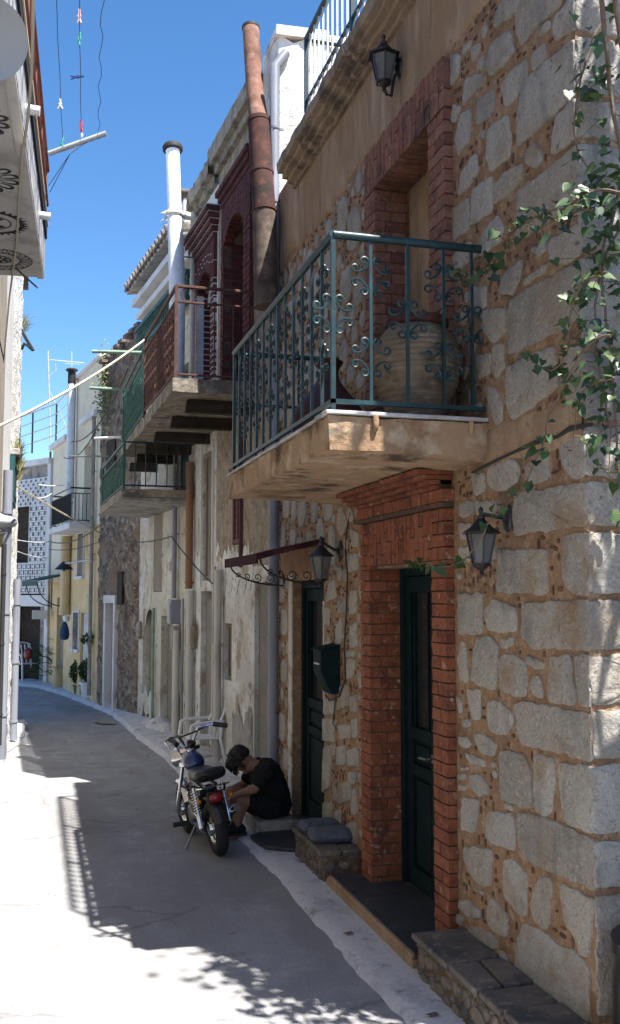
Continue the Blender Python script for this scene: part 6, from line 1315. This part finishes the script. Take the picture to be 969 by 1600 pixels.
mb.add(vs, [(i*5+j, i*5+j+1, i*5+j+6, i*5+j+5) for i in range(n) for j in range(4)], smooth=True); bp('front_mudguard', mb, CHROME)
# padded seat, rising at the back
mb = MB(); n, k_ = 20, 14; vs = []
for i in range(n+1):
    u = i/n; x = -.12+.50*u; w = .135*(1-.35*u)*(1-abs(2*u-1)**8*.35); zc = .60+.05*(1-u)**3*1.2-.01*u; h = .052*(1-abs(2*u-1)**10*.6)
    for j in range(k_): a = 2*math.pi*j/k_; cx_, cz_ = math.cos(a), math.sin(a); vs.append((x, w*abs(cx_)**.6*(1 if cx_ > 0 else -1), zc+h*abs(cz_)**.65*(1 if cz_ > 0 else -1)))
mb.add(vs, [(i*k_+j, i*k_+(j+1) % k_, (i+1)*k_+(j+1) % k_, (i+1)*k_+j) for i in range(n) for j in range(k_)]+[tuple(range(k_))[::-1], tuple(range(n*k_, n*k_+k_))], smooth=True); st_ = bp('seat', mb, SEATV)
mb = MB(); mb.tube([(-.09, -.13, .555), (-.13, -.1, .56), (-.135, .1, .56), (-.09, .13, .555)], .006, 6); bp('seat_trim', mb, CHROME, st_)
for y in (.1, -.1): mb = MB(); mb.tube([(-.07, y, .555), (-.04, y, .50), (.02, y*.8, .48)], .008, 6); bp('seat_strut', mb, CHROME)
mb = MB(); n, k_ = 14, 14; vs = []
for i in range(n+1):
    u = i/n; x = .36+.27*u; s_ = (1-abs(2*u-1)**3.2)**.5 if 0 < u < 1 else .15; w, h = .095*s_*(1-.2*u), .078*s_
    for j in range(k_): a = 2*math.pi*j/k_; vs.append((x, w*math.cos(a), .645+.03*u+h*math.sin(a)))
mb.add(vs, [(i*k_+j, i*k_+(j+1) % k_, (i+1)*k_+(j+1) % k_, (i+1)*k_+j) for i in range(n) for j in range(k_)]+[tuple(range(k_))[::-1], tuple(range(n*k_, n*k_+k_))], smooth=True); tk = bp('fuel_tank', mb, BLUEP)
mb = MB(); mb.lathe([(.028, 0), (.03, .012), (.022, .02), (.002, .022)], (.50, 0, .735), 14); bp('fuel_cap', mb, CHROME, tk)
mb = MB(); mb.box(.26, .50, -.085, .085, .20, .36); mb.lathe([(.075, -.12), (.08, -.1), (.08, .1), (.075, .12)], (.33, 0, .27), 18, axis=(0, 1, 0)); eng = bp('engine', mb, STEELD, bevel=.012)
mb = MB(); mb.tube([(.48, 0, .30), (.66, 0, .325)], .042, 12)
for i in range(7): x = .505+.022*i; mb.lathe([(.04, 0), (.064, .001), (.064, .008), (.04, .009)], (x, 0, .304+.0031*i*3), 14, axis=(1, 0, .14))
bp('cylinder', mb, STEELD, eng)
mb = MB(); mb.tube([(.62, -.03, .29), (.58, -.12, .22), (.40, -.14, .20), (.15, -.145, .26)], .016, 8); mb.tube([(.20, -.15, .25), (-.12, -.155, .36)], [.034, .030], 12); bp('exhaust', mb, CHROME)
# front end, steered to the left
SR = Matrix.Translation((.66, 0, 0)) @ Matrix.Rotation(rad(34), 4, 'Z') @ Matrix.Translation((-.66, 0, 0))
def bf(name, mb, m, parent=mbk): return mb.build(name, m, parent, xf=SR)
mb = MB()
for y in (.065, -.065): mb.tube([(.62, y, .73), (.80, y, wr)], [.014, .019], 8); mb.tube([(.73, y, .40), (.80, y, wr)], .024, 8)
mb.box(.58, .66, -.08, .08, .715, .745); mb.box(.61, .69, -.08, .08, .60, .63); bf('fork', mb, CHROME)
mb = MB(); mb.lathe([(.02, -.10), (.06, -.075), (.082, -.02), (.088, .02), (.084, .03)], (.74, 0, .66), 20, axis=(1, 0, .05)); hl = bf('headlight', mb, CHROME); mb = MB(); mb.lathe([(.082, 0), (.06, .014), (.001, .02)], (.77, 0, .661), 20, axis=(1, 0, .05)); bf('lens', mb, LGLASS, hl)
mb = MB(); hb = [(.50, .29, .855), (.575, .26, .875), (.615, .13, .87), (.625, .07, .80), (.625, .045, .74), (.625, -.045, .74), (.625, -.07, .80), (.615, -.13, .87), (.575, -.26, .875), (.50, -.29, .855)]; mb.tube(hb, .0125, 8); mb.tube([(.618, .115, .85), (.618, -.115, .85)], .009, 6); hbar = bf('handlebar', mb, CHROME)
for sg in (1, -1):
    mb = MB(); a, b = Vector((.56, .268*sg, .872)), Vector((.455, .315*sg, .845)); mb.tube([a, b], .021, 10); mb.lathe([(.024, 0), (.024, .008)], a, 10, axis=(b-a)); bf('grip', mb, SEATV, hbar)
    mb = MB(); mb.tube([(.60, .25*sg, .87), (.60, .30*sg, .862), (.50, .36*sg, .83)], .006, 6); mb.ball((.50, .36*sg, .83), .009, .009, .009, 8, 6); bf('lever', mb, CHROME, hbar)
    mb = MB(); mb.tube([(.58, .24*sg, .87), (.66, .16*sg, .84), (.68, .06*sg, .72), (.6, .03*sg, .55)], .0055, 6); bf('control_cable', mb, WIRE, hbar)
mb = MB(); mb.lathe([(.035, 0), (.04, .03), (.036, .042), (.001, .044)], (.605, 0, .75), 14, axis=(-.4, 0, 1)); bf('speedometer', mb, BLKP)
mb = MB(); mb.ball((-.145, 0, .475), .035, .058, .038, 14, 10); tlp = bp('tail_light', mb, REDL); mb = MB(); mb.box(-.13, -.02, -.035, .035, .47, .505); mb.box(-.125, -.11, -.06, .06, .43, .52); bp('light_bracket', mb, BLKP, tlp)
for y in (.085, -.085): mb = MB(); mb.ball((-.10, y*1.5, .46), .02, .02, .02, 10, 8); bp('indicator', mb, M('amber_lens', (.5, .16, .02), rough=.25))
for sg in (1, -1): mb = MB(); mb.tube([(.36, .09*sg, .21), (.36, .15*sg, .21)], .009, 6); mb.tube([(.36, .15*sg, .21), (.36, .255*sg, .215)], .020, 10); bp('footpeg', mb, RUBBER)
mb = MB(); mb.tube([(.30, .09, .19), (.26, .20, .05), (.25, .235, .0)], .010, 8); mb.tube([(.22, .225, .008), (.29, .245, .008)], .010, 6); bp('kickstand', mb, STEELD)
mb = MB(); mb.box(.02, .30, .098, .112, .20, .31); bp('chain_guard', mb, CHROME, bevel=.01)
mb = MB(); mb.box(.10, .24, -.08, .08, .40, .50); bp('tool_box', mb, BLKP, bevel=.015)
g0, g1 = onZ(345, 1338, 0), onZ(299, 1305, 0)
mbk.location = (g0.x, g0.y+.03, 0); mbk.rotation_euler = (rad(-9), 0, math.atan2(.995, -.09))
# ================================================================== the person on the step
def J(x, y, D): return atD(x, y, D)
def capsule_chain(mb, pts, rs):
    for i in range(len(pts)-1):
        a, b = pts[i], pts[i+1]; n = max(2, int((b-a).length/.02)); mb.tube([a.lerp(b, k/n) for k in range(n+1)], [rs[i]+(rs[i+1]-rs[i])*k/n for k in range(n+1)], 14, raw=True)
    for p, r in zip(pts, rs): mb.ball(p, r, r, r, 14, 10, raw=True)
def fleshed(ob, vox, sm):
    rm = ob.modifiers.new('remesh', 'REMESH'); rm.mode = 'VOXEL'; rm.voxel_size = vox; rm.use_smooth_shade = True
    s_ = ob.modifiers.new('smooth', 'SMOOTH'); s_.iterations = sm; s_.factor = .5
pel, belly, chest, neck = J(426, 1259, 8.40), J(425, 1236, 8.38), J(414, 1212, 8.36), J(402, 1199, 8.34)
hipN, hipF = J(424, 1262, 8.28), J(424, 1258, 8.52); kneeN, kneeF = J(374, 1249, 8.12), J(361, 1238, 8.34); ankN, ankF = J(368, 1298, 8.13), J(353, 1290, 8.35)
shN, shF = J(414, 1207, 8.20), J(401, 1198, 8.50); elN, elF = J(398, 1233, 8.10), J(380, 1226, 8.50); wrN, wrF = J(372, 1240, 8.07), J(360, 1233, 8.42)
hd = J(377, 1187, 8.32); crown = J(360, 1186, 8.32); fdir = (J(380, 1212, 8.30)-hd).normalized(); cdir = (crown-hd).normalized(); side = fdir.cross(cdir).normalized()
mb = MB()
capsule_chain(mb, [pel, belly, chest], [.125, .115, .12]); capsule_chain(mb, [chest, neck], [.115, .062]); capsule_chain(mb, [neck, hd+cdir*-.05], [.05, .048])
for h_, kn, an in ((hipN, kneeN, ankN), (hipF, kneeF, ankF)): capsule_chain(mb, [h_, h_.lerp(kn, .5), kn], [.09, .075, .056]); capsule_chain(mb, [kn, kn.lerp(an, .35)+Vector((.018, 0, 0)), an], [.052, .052, .034])
for s_, e_, w_ in ((shN, elN, wrN), (shF, elF, wrF)): capsule_chain(mb, [chest.lerp(s_, .4), s_], [.085, .06]); capsule_chain(mb, [s_, e_], [.052, .038]); capsule_chain(mb, [e_, e_.lerp(w_, .3), w_], [.038, .036, .024])
for w_, sg in ((wrN, 1), (wrF, -1)):       # palm, four curled fingers and a thumb
    d = Vector((-.8, -.1, -.35)).normalized(); v = Vector((.1, -1, .1)).normalized(); dn = d.cross(v).normalized(); dn = dn if dn.z < 0 else -dn
    pc = w_+d*.045; capsule_chain(mb, [w_, pc], [.024, .03])
    for k in range(4): b0 = pc+d*.025+v*(.017*(k-1.5)); L = (.062, .07, .066, .052)[k]; capsule_chain(mb, [b0, b0+d*L*.45+dn*.006, b0+d*L*.75+dn*.03, b0+d*L*.72+dn*.052], [.0095, .009, .0085, .0075])
    b0 = pc+v*(-.028*1)+d*-.005; capsule_chain(mb, [b0, b0+v*-.018+d*.02+dn*.01, b0+v*-.012+d*.042+dn*.022], [.011, .010, .008])
hp = []     # skull, jaw, nose, brow, ears
mb.ball(hd, .082, .082, .082, 18, 12, raw=True); mb.ball(hd+cdir*.028, .086, .082, .084, 18, 12, raw=True); mb.ball(hd-fdir*.02+cdir*.02, .088, .084, .088, 18, 12, raw=True); mb.ball(hd+fdir*.052-cdir*.062, .045, .045, .045, 12, 8, raw=True); mb.ball(hd+fdir*.05-cdir*.03, .05, .052, .05, 12, 8, raw=True)
capsule_chain(mb, [hd+fdir*.083+cdir*.004, hd+fdir*.108-cdir*.026], [.010, .015]); capsule_chain(mb, [hd+fdir*.082+cdir*.018+side*.035, hd+fdir*.082+cdir*.018-side*.035], [.012, .012]); capsule_chain(mb, [hd+fdir*.088-cdir*.055+side*.018, hd+fdir*.088-cdir*.055-side*.018], [.009, .009])
for sg in (1, -1): capsule_chain(mb, [hd+side*.086*sg+cdir*.012-fdir*.004, hd+side*.084*sg-cdir*.022], [.016, .011])
for an, kn in ((ankN, kneeN), (ankF, kneeF)): mb.ball(an-Vector((0, 0, .02)), .036, .036, .04, 10, 8, raw=True); capsule_chain(mb, [an-Vector((-.02, 0, .03)), an-Vector((.08, .02, .045))], [.03, .026])
pr_ = mb.build('person', SKIN, org=(pel.x, pel.y, .135)); fleshed(pr_, .0085, 5)
tag(pr_, 'person in black T-shirt and dark shorts sitting hunched on a step beside the motorbike', 'person')
mb = MB(); capsule_chain(mb, [pel+Vector((.02, 0, -.01)), belly+Vector((.015, 0, 0)), chest+Vector((.008, 0, .005))], [.145, .135, .142]); capsule_chain(mb, [chest, neck+(chest-neck)*.30], [.135, .082])
for s_, e_ in ((shN, elN), (shF, elF)): capsule_chain(mb, [chest.lerp(s_, .4), s_], [.105, .078]); capsule_chain(mb, [s_, s_.lerp(e_, .62)], [.072, .062])
tx = bpy.data.textures.new('cloth_folds', 'CLOUDS'); tx.noise_scale = .07
def folds(o, k): d_ = o.modifiers.new('folds', 'DISPLACE'); d_.texture = tx; d_.strength = k; d_.mid_level = .5; d_.texture_coords = 'GLOBAL'
ob_ = mb.build('t_shirt', SHIRT, pr_); fleshed(ob_, .011, 4); folds(ob_, .035)
mb = MB(); capsule_chain(mb, [pel+Vector((0, 0, -.02)), pel+Vector((.01, 0, .03))], [.138, .135])
for h_, kn in ((hipN, kneeN), (hipF, kneeF)): capsule_chain(mb, [h_, h_.lerp(kn, .60)], [.105, .09])
ob_ = mb.build('shorts', SHORTS, pr_); fleshed(ob_, .011, 4); folds(ob_, .03)
mb = MB(); rh = random.Random(6)
mb.ball(hd+cdir*.030-fdir*.014, .092, .088, .090, 18, 12, raw=True); mb.ball(hd-fdir*.045+cdir*.012, .082, .084, .082, 16, 10, raw=True); mb.ball(hd+cdir*.060+fdir*.022, .056, .064, .046, 14, 10, raw=True); mb.ball(hd-fdir*.06-cdir*.03, .05, .058, .05, 12, 8, raw=True)
for sg in (1, -1): mb.ball(hd+side*.055*sg+cdir*.035+fdir*.015, .045, .04, .045, 12, 8, raw=True); mb.ball(hd+side*.062*sg+cdir*.0-fdir*.045, .042, .042, .042, 12, 8, raw=True); mb.ball(hd+side*.05*sg-cdir*.035-fdir*.055, .036, .036, .036, 12, 8, raw=True)
for _ in range(330):
    d = Vector((rh.gauss(0, 1), rh.gauss(0, 1), rh.gauss(0, 1))).normalized()
    if d.dot(fdir) > .55 and d.dot(cdir) < .25: continue
    if d.dot(cdir) < -.45: continue
    p = hd+cdir*.03-fdir*.012+d*.086; L_ = rh.uniform(.02, .05); w_ = Vector((rh.uniform(-.5, .5), rh.uniform(-.5, .5), rh.uniform(-.5, .5))); capsule_chain(mb, [p, p+d*L_*.6+(fdir*.5-cdir*.3+w_*.5)*L_, p+d*L_*.6+(fdir*.7-cdir*.9+w_)*L_*1.2], [.010, .008, .005])
hr = mb.build('hair', HAIRM, pr_); fleshed(hr, .006, 1)
for an in (ankN, ankF):
    mb = MB(); z0 = .03; h_ = an.z-.03; toe = Vector((-.165, -.03, 0)); heel = Vector((an.x+.045, an.y, z0+.038))
    capsule_chain(mb, [Vector((an.x, an.y, z0+.085)), heel, heel+toe*.6+Vector((0, 0, .004)), heel+toe*1.25-Vector((0, 0, .006))], [.046, .044, .046, .036]); so = mb.build('shoe', SHOE, pr_); fleshed(so, .008, 3)
    mb = MB(); capsule_chain(mb, [Vector((heel.x, heel.y, z0+.012)), Vector((heel.x, heel.y, z0+.012))+toe*1.25], [.02, .02]); mb.box(heel.x+toe.x*1.42, heel.x+.04, heel.y-.045-.02, heel.y+.04, z0, z0+.02); mb.build('sole', RUBBER, so)
# ================================================================== camera, sun and sky
cd = bpy.data.cameras.new('camera'); cam = bpy.data.objects.new('camera', cd); COL.objects.link(cam); SC.camera = cam
cd.sensor_fit = 'HORIZONTAL'; cd.sensor_width = 36; cd.lens = FPX/969*36; cd.clip_start = .05; cd.clip_end = 2000
cam.location = CAM; cam.rotation_euler = Matrix((RT, UP, -FW)).transposed().to_euler()
SD = Vector((.27, -.43, 1)).normalized()
sl = bpy.data.lights.new('sun', 'SUN'); sl.energy = SUN_E; sl.angle = rad(.53); sl.color = (1.0, .955, .88); so_ = bpy.data.objects.new('sun', sl); COL.objects.link(so_); so_.rotation_euler = SD.to_track_quat('Z', 'Y').to_euler(); so_.location = (3, -4, 14)
wd = bpy.data.worlds.new('World'); SC.world = wd; wd.use_nodes = True; N, L = wd.node_tree.nodes, wd.node_tree.links
sk = N.new('ShaderNodeTexSky'); sk.sky_type = 'NISHITA'; sk.sun_disc = False; sk.sun_elevation = math.asin(SD.z); sk.sun_rotation = math.atan2(SD.x, SD.y); sk.altitude = 600; sk.air_density = 1.0; sk.dust_density = .1; sk.ozone_density = 3.5
hs = N.new('ShaderNodeHueSaturation'); hs.inputs['Saturation'].default_value = 1.2; L.new(sk.outputs[0], hs.inputs['Color']); L.new(hs.outputs[0], N['Background'].inputs[0]); N['Background'].inputs[1].default_value = SKY_S
SC.view_settings.view_transform = 'Standard'; SC.view_settings.look = 'None'; SC.view_settings.gamma = 1; SC.view_settings.exposure = EXPO; SC.view_settings.use_curve_mapping = False
SC.cycles.max_bounces = 8; SC.cycles.diffuse_bounces = 3
